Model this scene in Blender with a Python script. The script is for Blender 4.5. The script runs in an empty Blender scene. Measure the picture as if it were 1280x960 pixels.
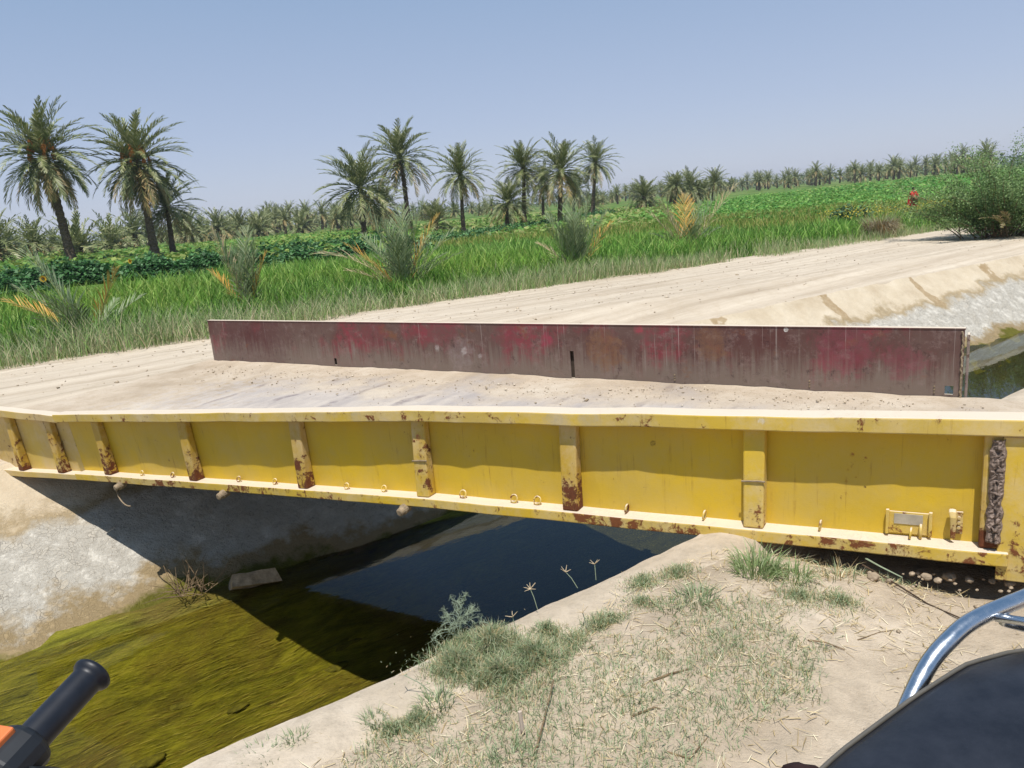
import bpy, bmesh, math, random
import numpy as np
from mathutils import Vector, Matrix, noise as mnoise
random.seed(7); rng = np.random.default_rng(7)
PI = math.pi
sc = bpy.context.scene; COL = sc.collection
# ------------------------------------------------------------------ camera
FPX, ROLL, PITCH, H = 960.0, math.radians(4.858), math.radians(13.11), 1.5
_c, _s = math.cos(ROLL), math.sin(ROLL)
FW = np.array([0, math.cos(PITCH), -math.sin(PITCH)])
U0 = np.array([0, math.sin(PITCH), math.cos(PITCH)]); R0 = np.array([1.0, 0, 0])
RT = _c*R0 - _s*U0; UP = _s*R0 + _c*U0
cam = bpy.data.cameras.new('camera'); co = bpy.data.objects.new('camera', cam); COL.objects.link(co)
cam.sensor_width = 36; cam.lens = FPX/1280*36; cam.clip_start = 0.05; cam.clip_end = 8000
co.matrix_world = Matrix(((RT[0], UP[0], -FW[0], 0), (RT[1], UP[1], -FW[1], 0), (RT[2], UP[2], -FW[2], H), (0, 0, 0, 1)))
sc.camera = co
# ------------------------------------------------------------------ light
SUN_EL, SUN_H = math.radians(70.0), (-0.10, -1.0)          # horizontal direction TOWARDS the sun
w = bpy.data.worlds.new('World'); sc.world = w; w.use_nodes = True
wn = w.node_tree; bg = wn.nodes['Background']
sky = wn.nodes.new('ShaderNodeTexSky'); sky.sky_type = 'NISHITA'; sky.sun_disc = False
sky.sun_elevation = SUN_EL; sky.sun_rotation = math.atan2(SUN_H[0], SUN_H[1])
sky.altitude = 50; sky.air_density = 1.0; sky.dust_density = 0.4; sky.ozone_density = 6.0
# thin dry-season haze over the Nishita sky: pale lavender low down, softer blue above
SKY_STR = 0.10
tcw = wn.nodes.new('ShaderNodeTexCoord'); sxw = wn.nodes.new('ShaderNodeSeparateXYZ'); rmp = wn.nodes.new('ShaderNodeValToRGB'); mxw = wn.nodes.new('ShaderNodeMix'); mxw.data_type = 'RGBA'
wn.links.new(tcw.outputs['Generated'], sxw.inputs[0]); wn.links.new(sxw.outputs[2], rmp.inputs[0])
for k_, (p_, c_) in enumerate([(0.0, (.530, .560, .680)), (.10, (.430, .495, .655)), (.30, (.265, .385, .570)), (.60, (.155, .285, .470))]):
    if k_ > 1: rmp.color_ramp.elements.new(p_)
    e_ = rmp.color_ramp.elements[k_]; e_.position = p_; e_.color = (*c_, 1)
gain = wn.nodes.new('ShaderNodeVectorMath'); gain.operation = 'SCALE'; gain.inputs['Scale'].default_value = 1/SKY_STR
wn.links.new(rmp.outputs[0], gain.inputs[0]); wn.links.new(sky.outputs[0], mxw.inputs[6]); wn.links.new(gain.outputs[0], mxw.inputs[7]); mxw.inputs[0].default_value = .8
wn.links.new(mxw.outputs[2], bg.inputs[0]); bg.inputs[1].default_value = SKY_STR
sl = bpy.data.lights.new('sun', 'SUN'); sl.energy = 4.8; sl.angle = math.radians(0.5); sl.color = (1, 0.965, 0.92)
so = bpy.data.objects.new('sun', sl); COL.objects.link(so)
hv = Vector((SUN_H[0], SUN_H[1], 0)).normalized()*math.cos(SUN_EL) + Vector((0, 0, math.sin(SUN_EL)))
so.rotation_euler = hv.to_track_quat('Z', 'Y').to_euler(); so.location = hv*50
sc.view_settings.view_transform = 'Standard'; sc.view_settings.look = 'None'
sc.view_settings.exposure = 0.16; sc.view_settings.gamma = 1
sc.render.engine = 'CYCLES'
try:
    sc.cycles.max_bounces = 8; sc.cycles.transparent_max_bounces = 12; sc.cycles.use_denoising = True
except Exception: pass

# ------------------------------------------------------------------ helpers
def at(x, y, z):
    d = RT*(x-640) + UP*(480-y) + FW*FPX
    return np.array([0, 0, H]) + d*((z-H)/d[2])
def atd(x, y, dist):
    d = RT*(x-640) + UP*(480-y) + FW*FPX
    return np.array([0, 0, H]) + d/math.hypot(d[0], d[1])*dist
EU, EN = np.array([.824, .566]), np.array([-.566, .824])      # along / across the canal
EU = EU/np.linalg.norm(EU); EN = np.array([-EU[1], EU[0]])
def xy(u, n): return EU*u + EN*n
def un(p): return float(p[0]*EU[0]+p[1]*EU[1]), float(p[0]*EN[0]+p[1]*EN[1])
def sm(a, b, x):
    t = np.clip((x-a)/(b-a), 0, 1); return t*t*(3-2*t)
def L(h):
    r = [int(h[i:i+2], 16)/255 for i in (0, 2, 4)]
    return tuple(v/12.92 if v < .04045 else ((v+.055)/1.055)**2.4 for v in r)
def base_z(u): return np.interp(u, [-10, 5, 9.5, 16.6, 27, 60], [0.03, 0.03, -.07, -.18, -.36, -.42])

class Mat:
    def __init__(s, name, rough=.85, spec=.25):
        s.m = bpy.data.materials.new(name); s.m.use_nodes = True; s.t = s.m.node_tree
        s.b = s.t.nodes['Principled BSDF']; s.out = s.t.nodes['Material Output']
        s.b.inputs['Roughness'].default_value = rough; s.b.inputs['Specular IOR Level'].default_value = spec
        s._c = {}
    def n(s, ty, **kw):
        nd = s.t.nodes.new('ShaderNode'+ty)
        for k, v in kw.items(): setattr(nd, k, v)
        return nd
    def lk(s, a, b): s.t.links.new(a, b)
    def put(s, sock, v):
        if isinstance(v, bpy.types.NodeSocket): s.lk(v, sock)
        elif isinstance(v, (tuple, list)) and len(v) == 3 and sock.type == 'RGBA': sock.default_value = (*v, 1)
        else: sock.default_value = v
    def co(s, which='Object'):
        if 'tc' not in s._c: s._c['tc'] = s.n('TexCoord')
        return s._c['tc'].outputs[which]
    def pos(s):
        if 'g' not in s._c: s._c['g'] = s.n('NewGeometry')
        return s._c['g'].outputs['Position']
    def scl(s, v, sc3, loc=(0, 0, 0)):
        m = s.n('Mapping'); s.put(m.inputs[0], v); m.inputs['Scale'].default_value = sc3; m.inputs['Location'].default_value = loc
        return m.outputs[0]
    def noise(s, v, scale, detail=5, rough=.6, dist=0):
        nd = s.n('TexNoise'); s.put(nd.inputs['Vector'], v); nd.inputs['Scale'].default_value = scale
        nd.inputs['Detail'].default_value = detail; nd.inputs['Roughness'].default_value = rough; nd.inputs['Distortion'].default_value = dist
        return nd.outputs[0]
    def voro(s, v, scale, feature='F1'):
        nd = s.n('TexVoronoi', feature=feature); s.put(nd.inputs['Vector'], v); nd.inputs['Scale'].default_value = scale
        return nd.outputs[0]
    def noisec(s, v, scale):
        nd = s.n('TexNoise'); s.put(nd.inputs['Vector'], v); nd.inputs['Scale'].default_value = scale; nd.inputs['Detail'].default_value = 5; return nd.outputs['Color']
    def mixv(s, a, b, f):
        x = s.n('VectorMath', operation='SCALE'); s.put(x.inputs[0], b); x.inputs['Scale'].default_value = f
        y = s.n('VectorMath', operation='ADD'); s.put(y.inputs[0], a); s.put(y.inputs[1], x.outputs[0]); return y.outputs[0]
    def mr(s, v, a, b, c=0., d=1.):
        nd = s.n('MapRange'); s.put(nd.inputs[0], v)
        for i, q in enumerate((a, b, c, d)): nd.inputs[i+1].default_value = q
        return nd.outputs[0]
    def math(s, op, a, b=0.):
        nd = s.n('Math', operation=op); s.put(nd.inputs[0], a); s.put(nd.inputs[1], b); return nd.outputs[0]
    def mix(s, f, a, b):
        nd = s.n('Mix', data_type='RGBA'); s.put(nd.inputs[0], f); s.put(nd.inputs[6], a); s.put(nd.inputs[7], b); return nd.outputs[2]
    def ramp(s, f, stops):
        nd = s.n('ValToRGB'); s.put(nd.inputs[0], f); cr = nd.color_ramp
        while len(cr.elements) < len(stops): cr.elements.new(.5)
        for e, (p, c) in zip(cr.elements, stops): e.position = p; e.color = (*c, 1)
        return nd.outputs[0]
    def sep(s, v):
        nd = s.n('SeparateXYZ'); s.put(nd.inputs[0], v); return nd.outputs
    def bump(s, h, strength=.4, dist=.02):
        nd = s.n('Bump'); nd.inputs['Strength'].default_value = strength; nd.inputs['Distance'].default_value = dist
        s.put(nd.inputs['Height'], h); s.lk(nd.outputs[0], s.b.inputs['Normal']); return nd.outputs[0]
    def col(s, v): s.put(s.b.inputs['Base Color'], v); return s
    def attr(s, name):
        nd = s.n('Attribute'); nd.attribute_name = name; return nd.outputs['Color']

def mesh_np(name, V, F, mats, cols=None, uv=None, smooth=False, midx=None):
    """V (N,3); F list of tuples, or a list of int arrays each (M,k)."""
    me = bpy.data.meshes.new(name)
    V = np.asarray(V, dtype=np.float32)
    if len(F) and isinstance(F[0], np.ndarray):
        li = np.concatenate([f.ravel() for f in F]); tot = np.concatenate([np.full(len(f), f.shape[1]) for f in F])
        st = np.concatenate([[0], np.cumsum(tot)[:-1]])
        me.vertices.add(len(V)); me.vertices.foreach_set('co', V.ravel())
        me.loops.add(len(li)); me.loops.foreach_set('vertex_index', li.astype(np.int32))
        me.polygons.add(len(tot)); me.polygons.foreach_set('loop_start', st.astype(np.int32))
        me.update(calc_edges=True)
    else:
        me.from_pydata([tuple(map(float, v)) for v in V], [], F)
    for m in (mats if isinstance(mats, (list, tuple)) else [mats]): me.materials.append(m.m if isinstance(m, Mat) else m)
    if cols is not None:
        a = me.color_attributes.new('Col', 'FLOAT_COLOR', 'POINT')
        c = np.ones((len(V), 4), np.float32); c[:, :3] = cols; a.data.foreach_set('color', c.ravel())
    if uv is not None:
        ul = me.uv_layers.new(name='UVMap'); idx = np.empty(len(me.loops), np.int32); me.loops.foreach_get('vertex_index', idx)
        ul.data.foreach_set('uv', np.asarray(uv, np.float32)[idx].ravel())
    if midx is not None: me.polygons.foreach_set('material_index', np.asarray(midx, np.int32))
    if smooth: me.polygons.foreach_set('use_smooth', np.ones(len(me.polygons), bool))
    me.update()
    return me
def obj(name, me, parent=None, loc=(0, 0, 0)):
    o = bpy.data.objects.new(name, me); COL.objects.link(o); o.location = [float(v) for v in loc]
    if parent: o.parent = parent
    return o
def tag(o, label=None, cat=None, group=None, kind=None):
    if label: o['label'] = label
    if cat: o['category'] = cat
    if group: o['group'] = group
    if kind: o['kind'] = kind
    return o
def empty(name, loc=(0, 0, 0), label=None, cat=None, group=None):
    return tag(obj(name, None, None, loc), label, cat, group)
def copy_tree(o, loc=None, rz=None, s=None, label=None, parent=None, tilt=None, group=None):
    c = o.copy(); COL.objects.link(c)
    if parent is not None: c.parent = parent
    for ch in o.children: copy_tree(ch, parent=c)
    if loc is not None: c.location = [float(v) for v in loc]
    if rz is not None: c.rotation_euler = (tilt[0] if tilt else 0, tilt[1] if tilt else 0, rz)
    if s is not None: c.scale = (s, s, s) if not isinstance(s, tuple) else s
    if label: c['label'] = label
    if group: c['group'] = group
    return c

class MB:
    """collects verts and faces (with uv per vertex)"""
    def __init__(s): s.v = []; s.f = []; s.uv = []
    def add(s, vs, fs, uvs=None):
        b = len(s.v); s.v += [tuple(map(float, v)) for v in vs]; s.f += [tuple(i+b for i in f) for f in fs]
        s.uv += list(uvs) if uvs is not None else [(float(v[0]), float(v[2])) for v in vs]
    def box(s, lo, hi, fn=None):
        x0, y0, z0 = lo; x1, y1, z1 = hi
        nx = max(1, int((x1-x0)/.11)) if fn else 1
        vs = []; fs = []
        for i in range(nx+1):
            x = x0+(x1-x0)*i/nx
            vs += [(x, y0, z0), (x, y1, z0), (x, y1, z1), (x, y0, z1)]
        for i in range(nx):
            a = 4*i; b = a+4
            for k in range(4): fs.append((a+k, a+(k+1) % 4, b+(k+1) % 4, b+k))
        e = 4*nx
        fs += [(3, 2, 1, 0), (e, e+1, e+2, e+3)]
        uv = [(v[0], v[2]) for v in vs]
        s.add([fn(*v) for v in vs] if fn else vs, fs, uv)
    def tube(s, pts, rad, seg=8, caps=True, flat=1.0):
        P = [Vector(p) for p in pts]; n = len(P); rads = rad if isinstance(rad, (list, tuple)) else [rad]*n
        ref = Vector((0, 0, 1)); vs = []; fs = []
        d0 = (P[1]-P[0]).normalized()
        if abs(d0.dot(ref)) > .9: ref = Vector((1, 0, 0))
        for i, p in enumerate(P):
            d = (P[min(i+1, n-1)]-P[max(i-1, 0)]).normalized()
            a = d.cross(ref)
            a = a.normalized() if a.length > 1e-6 else Vector((1, 0, 0)); b = a.cross(d).normalized(); ref = b
            for k in range(seg):
                t = 2*PI*k/seg; vs.append(p + (a*math.cos(t)+b*math.sin(t)*flat)*rads[i])
        for i in range(n-1):
            for k in range(seg):
                fs.append((i*seg+k, i*seg+(k+1) % seg, (i+1)*seg+(k+1) % seg, (i+1)*seg+k))
        if caps: fs.append(tuple(range(seg))[::-1]); fs.append(tuple((n-1)*seg+k for k in range(seg)))
        s.add(vs, fs)
    def torus(s, c, R_, r, axis=(0, 0, 1), seg=20, rs=7):
        q = Vector((0, 0, 1)).rotation_difference(Vector(axis)); c = Vector(c); vs = []; fs = []
        for i in range(seg):
            a = 2*PI*i/seg
            for j in range(rs):
                b = 2*PI*j/rs
                vs.append(c + q @ Vector(((R_+r*math.cos(b))*math.cos(a), (R_+r*math.cos(b))*math.sin(a), r*math.sin(b))))
        for i in range(seg):
            for j in range(rs):
                i2, j2 = (i+1) % seg, (j+1) % rs; fs.append((i*rs+j, i2*rs+j, i2*rs+j2, i*rs+j2))
        s.add(vs, fs)
    def build(s, name, mat, parent=None, smooth=False, bevel=0, loc=(0, 0, 0)):
        me = mesh_np(name, s.v, s.f, mat, uv=s.uv, smooth=smooth)
        bm = bmesh.new(); bm.from_mesh(me); bmesh.ops.recalc_face_normals(bm, faces=bm.faces); bm.to_mesh(me); bm.free()
        o = obj(name, me, parent, loc)
        if bevel:
            md = o.modifiers.new('bevel', 'BEVEL'); md.width = bevel; md.segments = 2; md.limit_method = 'ANGLE'
        return o

# ------------------------------------------------------------------ materials
def dust_mat(name, c1, c2, c3, scale=1.2, bump=.35, crack=False):
    m = Mat(name, .95, .1); p = m.pos()
    a = m.noise(p, scale, 8, .62); b = m.noise(p, scale*9, 6, .7); g = m.noise(p, scale*60, 3, .7)
    c = m.ramp(a, [(.3, c1), (.52, c2), (.72, c3)])
    c = m.mix(m.mr(b, .45, .70, 0, .6), c, tuple(v*.60 for v in c2))
    c = m.mix(m.mr(g, .55, .8, 0, .35), c, tuple(v*.5 for v in c2))
    m.col(c); gg = m.noise(p, scale*150, 4, .7); m.bump(m.math('ADD', m.math('ADD', m.math('MULTIPLY', b, .9), m.math('MULTIPLY', g, .6)), m.math('MULTIPLY', gg, .2)), bump, .035)
    return m
M_near = dust_mat('near_bank_dust', L('9f8f7a'), L('b8a892'), L('cabba6'), 1.3, .55)
M_edge = dust_mat('canal_edge_concrete', L('ab9c86'), L('bfb09b'), L('cec1af'), 1.6, .4)

def road_mat():
    m = Mat('dirt_road', .95, .1); uv = m.co('UV'); p = m.pos()
    st = m.noise(m.scl(uv, (.10, 2.6, 1)), 1.7, 9, .72); b = m.noise(p, 4, 9, .75); g = m.noise(p, 40, 5, .75)
    c = m.ramp(st, [(.32, L('a2937f')), (.5, L('bcae9a')), (.66, L('cabda9'))])
    c = m.mix(m.mr(b, .5, .72, 0, .5), c, L('a99880')); c = m.mix(m.mr(g, .6, .8, 0, .4), c, L('8d7d68'))
    m.col(c); m.bump(m.math('ADD', b, m.math('MULTIPLY', st, 1.5)), .5, .05); return m
M_road = road_mat()

def slope_mat():
    """concrete lining: dusty slabs above, salt-white crust below, brown silt line, algae at the water"""
    m = Mat('canal_lining', .92, .15); uv = m.co('UV'); p = m.pos(); z = m.sep(p)[2]
    nz = m.noise(p, 1.1, 7, .65); nz2 = m.noise(p, 6, 8, .75); nf = m.noise(p, 34, 5, .75)
    zz = m.math('ADD', z, m.mr(nz, .25, .75, -.22, .22))
    slab = m.ramp(m.noise(p, 2.3, 6, .6), [(.3, L('b5a48a')), (.55, L('c4b59c')), (.75, L('cdc0aa'))])
    # joints filled with dirt, each a wandering wedge down the slab
    u = m.math('ADD', m.sep(uv)[0], m.mr(m.noise(p, 1.6, 4, .6), 0, 1, -.45, .45))
    fr = m.math('ABSOLUTE', m.math('SUBTRACT', m.math('FRACT', m.math('DIVIDE', u, 2.45)), .5))
    wj = m.mr(z, -.25, -1.0, .012, .085)
    joint = m.math('MULTIPLY', m.mr(m.math('SUBTRACT', fr, wj), 0, .015, 1, 0), m.mr(nz2, .3, .6, .5, 1))
    slab = m.mix(joint, slab, m.mix(nf, L('8d7757'), L('a9926f')))
    crust = m.mix(m.mr(nz2, .35, .7), L('cec8bb'), L('b0a899'))
    cr = m.voro(m.scl(p, (1, 1, 1)), 9, 'DISTANCE_TO_EDGE')
    cr = m.voro(m.mixv(p, m.noisec(p, 3.5), .55), 13, 'DISTANCE_TO_EDGE')
    crust = m.mix(m.math('MULTIPLY', m.mr(cr, 0, .03, .7, 0), m.mr(nz2, .47, .56)), crust, L('7d7468'))
    crust = m.mix(m.mr(nf, .62, .76, 0, .3), crust, L('a09788'))
    silt = m.mix(nz2, L('8d7a58'), L('b09b78'))
    alg = m.mix(m.noise(p, 7, 6, .7), L('4c4a1c'), L('7d7830'))
    c = m.mix(m.mr(zz, -.62, -.72), slab, silt)
    c = m.mix(m.mr(zz, -.70, -.80), c, crust)
    c = m.mix(m.mr(zz, -1.20, -1.28), c, silt)
    c = m.mix(m.mr(zz, -1.33, -1.40), c, alg)
    m.col(c)
    hgt = m.math('ADD', m.math('MULTIPLY', nz2, 1.0), m.math('MULTIPLY', nf, .5))
    hgt = m.math('ADD', hgt, m.math('MULTIPLY', m.mr(cr, 0, .05, 0, .35), m.mr(nz2, .42, .56)))
    hgt = m.math('MULTIPLY', hgt, m.mr(zz, -.85, -.6, 1, .22)); m.bump(hgt, .7, .05); return m
M_slope = slope_mat()

def bed_mat():
    m = Mat('algae_bed', .8, .2); uv = m.co('UV')
    a = m.noise(m.scl(uv, (.45, 2.2, 1)), 3.0, 9, .7, .6); b = m.noise(m.scl(uv, (.6, 3.0, 1)), 14, 6, .7); big = m.noise(uv, .9, 5, .6)
    c = m.ramp(a, [(.30, L('3f3c12')), (.43, L('72701c')), (.56, L('9a962a')), (.72, L('b0a448'))])
    c = m.mix(m.mr(b, .45, .7, 0, .55), c, L('4a4a12')); c = m.mix(m.mr(big, .47, .62, 0, .75), c, L('75602e'))
    c = m.mix(m.mr(m.math('ADD', m.sep(uv)[0], m.mr(big, 0, 1, -1.2, 1.2)), 3.2, 4.6, 0, .85), c, m.mix(b, L('141c26'), L('2c3236')))  # bed painted navy-black past the shallows so the blue reflection dominates
    vo = m.voro(m.mixv(m.scl(uv, (.8, 1.5, 1)), m.noisec(uv, 4), .4), 2.6); c = m.mix(m.math('MULTIPLY', m.mr(vo, .08, .22, .8, 0), m.mr(big, .42, .55)), c, L('453a18'))
    fine = m.noise(m.scl(uv, (1, 3.4, 1)), 40, 6, .75); c = m.mix(m.mr(fine, .5, .72, 0, .5), c, L('a8a24a'))
    m.col(c); m.bump(m.math('ADD', m.math('ADD', a, m.math('MULTIPLY', b, .8)), m.math('MULTIPLY', fine, .35)), 1.0, .06); return m
M_bed = bed_mat()

def water_mat():
    m = Mat('water'); t = m.t; t.nodes.remove(m.b)
    tr = m.n('BsdfTransparent'); tr.inputs[0].default_value = (.87, .84, .68, 1)
    gl = m.n('BsdfGlossy'); gl.inputs['Roughness'].default_value = .015; gl.inputs[0].default_value = (.82, .92, 1, 1)
    bn = m.n('Bump'); bn.inputs['Strength'].default_value = .025; bn.inputs['Distance'].default_value = .02
    m.put(bn.inputs['Height'], m.noise(m.scl(m.co('UV'), (1, 2.4, 1)), 5, 3, .5)); m.lk(bn.outputs[0], gl.inputs['Normal'])
    fr = m.n('Fresnel'); fr.inputs[0].default_value = 1.36; m.lk(bn.outputs[0], fr.inputs['Normal'])
    uq = m.sep(m.co('UV'))[0]; mt = m.math('MULTIPLY', fr.outputs[0], m.mr(uq, 1.2, 2.6, .3, 1))
    mx = m.n('MixShader'); m.lk(mt, mx.inputs[0]); m.lk(tr.outputs[0], mx.inputs[1]); m.lk(gl.outputs[0], mx.inputs[2])
    m.lk(mx.outputs[0], m.out.inputs[0]); return m
M_water = water_mat()

def field_mat():
    m = Mat('field_soil', .95, .1); p = m.pos()
    a = m.noise(p, .05, 6, .6); b = m.noise(p, .6, 8, .7)
    c = m.ramp(a, [(.35, L('4d6a2c')), (.5, L('5f7a36')), (.62, L('8a8a52'))]); c = m.mix(m.mr(b, .4, .7, 0, .7), c, L('39521f'))
    m.col(c); return m
M_field = field_mat()

def leaf_mat(name, trans=.3, rough=.6, spec=.3):
    m = Mat(name, rough, spec); c = m.attr('Col'); m.col(c)
    tl = m.n('BsdfTranslucent'); m.lk(c, tl.inputs[0])
    mx = m.n('MixShader'); mx.inputs[0].default_value = trans
    m.lk(m.b.outputs[0], mx.inputs[1]); m.lk(tl.outputs[0], mx.inputs[2]); m.lk(mx.outputs[0], m.out.inputs[0]); return m
M_leaf = leaf_mat('blade_leaf'); M_palm = leaf_mat('palm_leaf', .18, .5, .4)
M_straw = leaf_mat('dry_straw', .15, .8, .1)

def bark_mat():
    m = Mat('palm_bark', .95, .1); p = m.co('Object')
    a = m.noise(m.scl(p, (4, 4, 9)), 1.5, 7, .7); b = m.voro(m.scl(p, (5, 5, 7)), 1.2)
    m.col(m.mix(m.mr(a, .3, .7), L('43382d'), L('83735f'))); m.bump(m.math('ADD', a, b), 1, .06); return m
M_bark = bark_mat()
def plain(name, c, rough=.6, spec=.4, metal=0, var=.25, scale=20, bump=0):
    m = Mat(name, rough, spec); n = m.noise(m.co('Object'), scale, 5, .65)
    m.col(m.mix(m.mr(n, .35, .7), tuple(v*(1-var) for v in c), tuple(min(1, v*(1+var)) for v in c)))
    m.b.inputs['Metallic'].default_value = metal
    if bump: m.bump(n, bump, .01)
    return m
M_rock = plain('stone', L('a08f79'), .95, .1, var=.35, scale=18, bump=.6)
M_wood = plain('dry_wood', L('7d6a52'), .95, .1, var=.4, scale=30, bump=.4)

# ------------------------------------------------------------------ terrain
def graded(a, b, lo, hi, fine, grow=1.35):
    """fine steps between lo and hi, growing steps out to a and b"""
    x = list(np.arange(lo, hi+1e-6, fine)); st = fine
    while x[-1] < b: st *= grow; x.append(min(b, x[-1]+st))
    st = fine
    while x[0] > a: st *= grow; x.insert(0, max(a, x[0]-st))
    return np.array(x)
def fbm(x, y, sc_=1.0, seed=0.0): return mnoise.fractal(Vector((x*sc_+seed, y*sc_-seed, seed)), 1.0, 2.0, 4)
def sheet(name, us, ns, zf, mat, nf=None):
    V = []; UV = []
    for u in us:
        for n in ns:
            nn = nf(u, n) if nf else n
            p = xy(u, nn); V.append((p[0], p[1], zf(u, nn, n))); UV.append((u, nn))
    A = len(ns); i, j = np.meshgrid(np.arange(len(us)-1), np.arange(A-1), indexing='ij'); k = (i*A+j).ravel()
    F = [np.stack([k, k+A, k+A+1, k+1], 1)]
    o = obj(name, mesh_np(name, V, F, mat, uv=UV, smooth=True)); o['kind'] = 'structure'; return o
G0 = np.array([1.865, 2.672]); TD = np.array([-.851, .525]); ND = np.array([.525, .851])     # near girder line, its run, across the deck
def g_coords(p): d = np.array(p[:2])-G0; return float(d@TD), float(d@ND)                     # (s, offset)
def near_z(u, n, _=0):
    p = xy(u, n); s, o = g_coords(p)
    z = .03*fbm(p[0], p[1], 1.1, 3)+.016*fbm(p[0], p[1], 4.5, 8)+.007*fbm(p[0], p[1], 13, 4)
    z += .05*math.exp(-((u-2.0)/.7)**2-((n-1.75)/.35)**2) - .02
    z -= .13*float(sm(.30, -.02, -o))*float(sm(-.22, -.02, s))*float(sm(3.2, 2.6, o))
    z += (.125-.045*max(0, min(2.4, o)))*float(sm(-1.5, -.35, s))*float(sm(-.15, -.24, s))*float(sm(-.25, .15, o))*float(sm(2.8, 2.3, o)) + (.095-.04*max(0, min(2.4, o)))*float(sm(-.24, -.15, s))*float(sm(.10, -.12, s))*float(sm(-.02, .15, o))*float(sm(2.8, 2.3, o))
    return z*float(sm(2.19, 1.9, n)) if n > 1.9 else z
us = graded(-400, 400, -1.3, 4.6, .03, 1.4); ns = np.concatenate([graded(-400, -1.0, -1.0, -1.0, .1, 1.5), np.arange(-.95, 0, .06), np.arange(0, 1.93, .03), [1.93]])
sheet('near_bank_ground', us, np.unique(ns), near_z, M_near)
def edge_z(u, n, _=0):
    t_ = float(sm(1.93, 2.0, n))
    return near_z(u, min(n, 1.93))*(1-t_) - (.03 if n < 1.92 else 0) + .010*fbm(u, n, 3, 5)*t_ - .025*float(sm(2.12, 2.2, n)) + .006*fbm(u*2, 1, 2, 1)*t_
sheet('canal_edge', us, np.array([1.88, 1.93, 1.98, 2.05, 2.11, 2.15, 2.18, 2.20]), edge_z, M_edge, nf=lambda u, n: n + (.03*fbm(u, 0, 1.7, 2) if n > 2.0 else 0))
M_slope_near = M_slope
sheet('near_canal_lining', graded(-400, 400, -4, 20, .5, 1.5), np.linspace(2.19, 3.95, 8), lambda u, n, _: -.03-(n-2.19)*1.0, M_slope_near)
def foot(u): return float(np.interp(u, [-10, 0, 13, 60], [6.25, 6.22, 5.75, 5.4]))
def lip(u): return float(np.interp(u, [-10, 0, 9, 17, 60], [8.2, 8.1, 7.25, 6.92, 6.6]))
def lip_z(u): return float(np.interp(u, [-10, 5, 10, 18, 60], [-.46, -.36, -.30, -.36, -.45]))
uf = graded(-400, 400, -5, 20, .12, 1.4)
def bed_z(u, n, _=0): return -1.90 + .50*float(sm(5.0, foot(u)+.1, n)) + .05*fbm(u*.5, n*1.5, 1.2, 4) + .04*max(0, fbm(u, n*2, 2.2, 9))
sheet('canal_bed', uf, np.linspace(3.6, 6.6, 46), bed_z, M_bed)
sheet('canal_water', graded(-400, 400, -5, 20, 1, 1.5), np.linspace(3.4, 6.7, 8), lambda u, n, _: -1.40, M_water)
def slope_pt(u, k):                                      # k in 0..1 from below the water up to the lip
    f, l = foot(u), lip(u); return f-.35 + (l-f+.35)*k
def slope_z(u, nn, k):
    z0, z1 = -1.68, lip_z(u); z = z0+(z1-z0)*k
    return z + .05*fbm(u, nn*1.4, .9, 6)*(1-k)*2*.8 + .018*fbm(u, nn, 4, 2)
sheet('far_canal_lining', uf, np.linspace(0, 1, 34), slope_z, M_slope, nf=lambda u, k: slope_pt(u, k))
ROAD_FAR = 11.4
def road_n(u, k): return lip(u) + (ROAD_FAR+.5-lip(u))*k
def road_z(u, nn, k):
    t = float(sm(0, .9, nn-lip(u))); z = lip_z(u)*(1-t) + float(base_z(u))*t
    return z + .02*fbm(u*.35, nn, 1.2, 7) + .012*fbm(u, nn, 3.5, 3) - .03*math.exp(-((nn-9.3)/.35)**2) - .03*math.exp(-((nn-10.8)/.3)**2) - .02*float(sm(.93, 1, k)) - (.14 if k < 0 else 0)
sheet('dirt_road', uf, np.r_[-.02, np.linspace(0, 1, 60)], road_z, M_road, nf=road_n)
def field_z(u, n): return float(base_z(u))-.06
sheet('field_ground', graded(-1200, 1200, -40, 120, 8, 1.5), graded(ROAD_FAR+.3, 1200, ROAD_FAR+.3, 80, 4, 1.5), lambda u, n, _: field_z(u, n), M_field)
def ground_z(p):
    u, n = un(p)
    return near_z(u, min(n, 1.93)) if n < 2.2 else field_z(u, n) if n > ROAD_FAR else road_z(u, n, .5) if n > lip(u) else -1

# dry haze that pales the far groves
hm = bpy.data.materials.new('haze'); hm.use_nodes = True; ht = hm.node_tree; ht.nodes.remove(ht.nodes['Principled BSDF'])
pv = ht.nodes.new('ShaderNodeVolumePrincipled'); pv.inputs['Color'].default_value = (.80, .84, .95, 1); pv.inputs['Density'].default_value = .0004; pv.inputs['Anisotropy'].default_value = .2
ht.links.new(pv.outputs[0], ht.nodes['Material Output'].inputs['Volume'])
bm = bmesh.new(); bmesh.ops.create_cube(bm, size=1); bmesh.ops.scale(bm, vec=(4200, 4200, 18), verts=bm.verts); bmesh.ops.translate(bm, vec=(0, 0, 6), verts=bm.verts)
me = bpy.data.meshes.new('haze'); bm.to_mesh(me); bm.free(); me.materials.append(hm); hz_o = bpy.data.objects.new('haze', me); COL.objects.link(hz_o); hz_o['kind'] = 'stuff'; hz_o['label'] = 'thin dry haze paling the far palm groves'; hz_o['category'] = 'haze'

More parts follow.
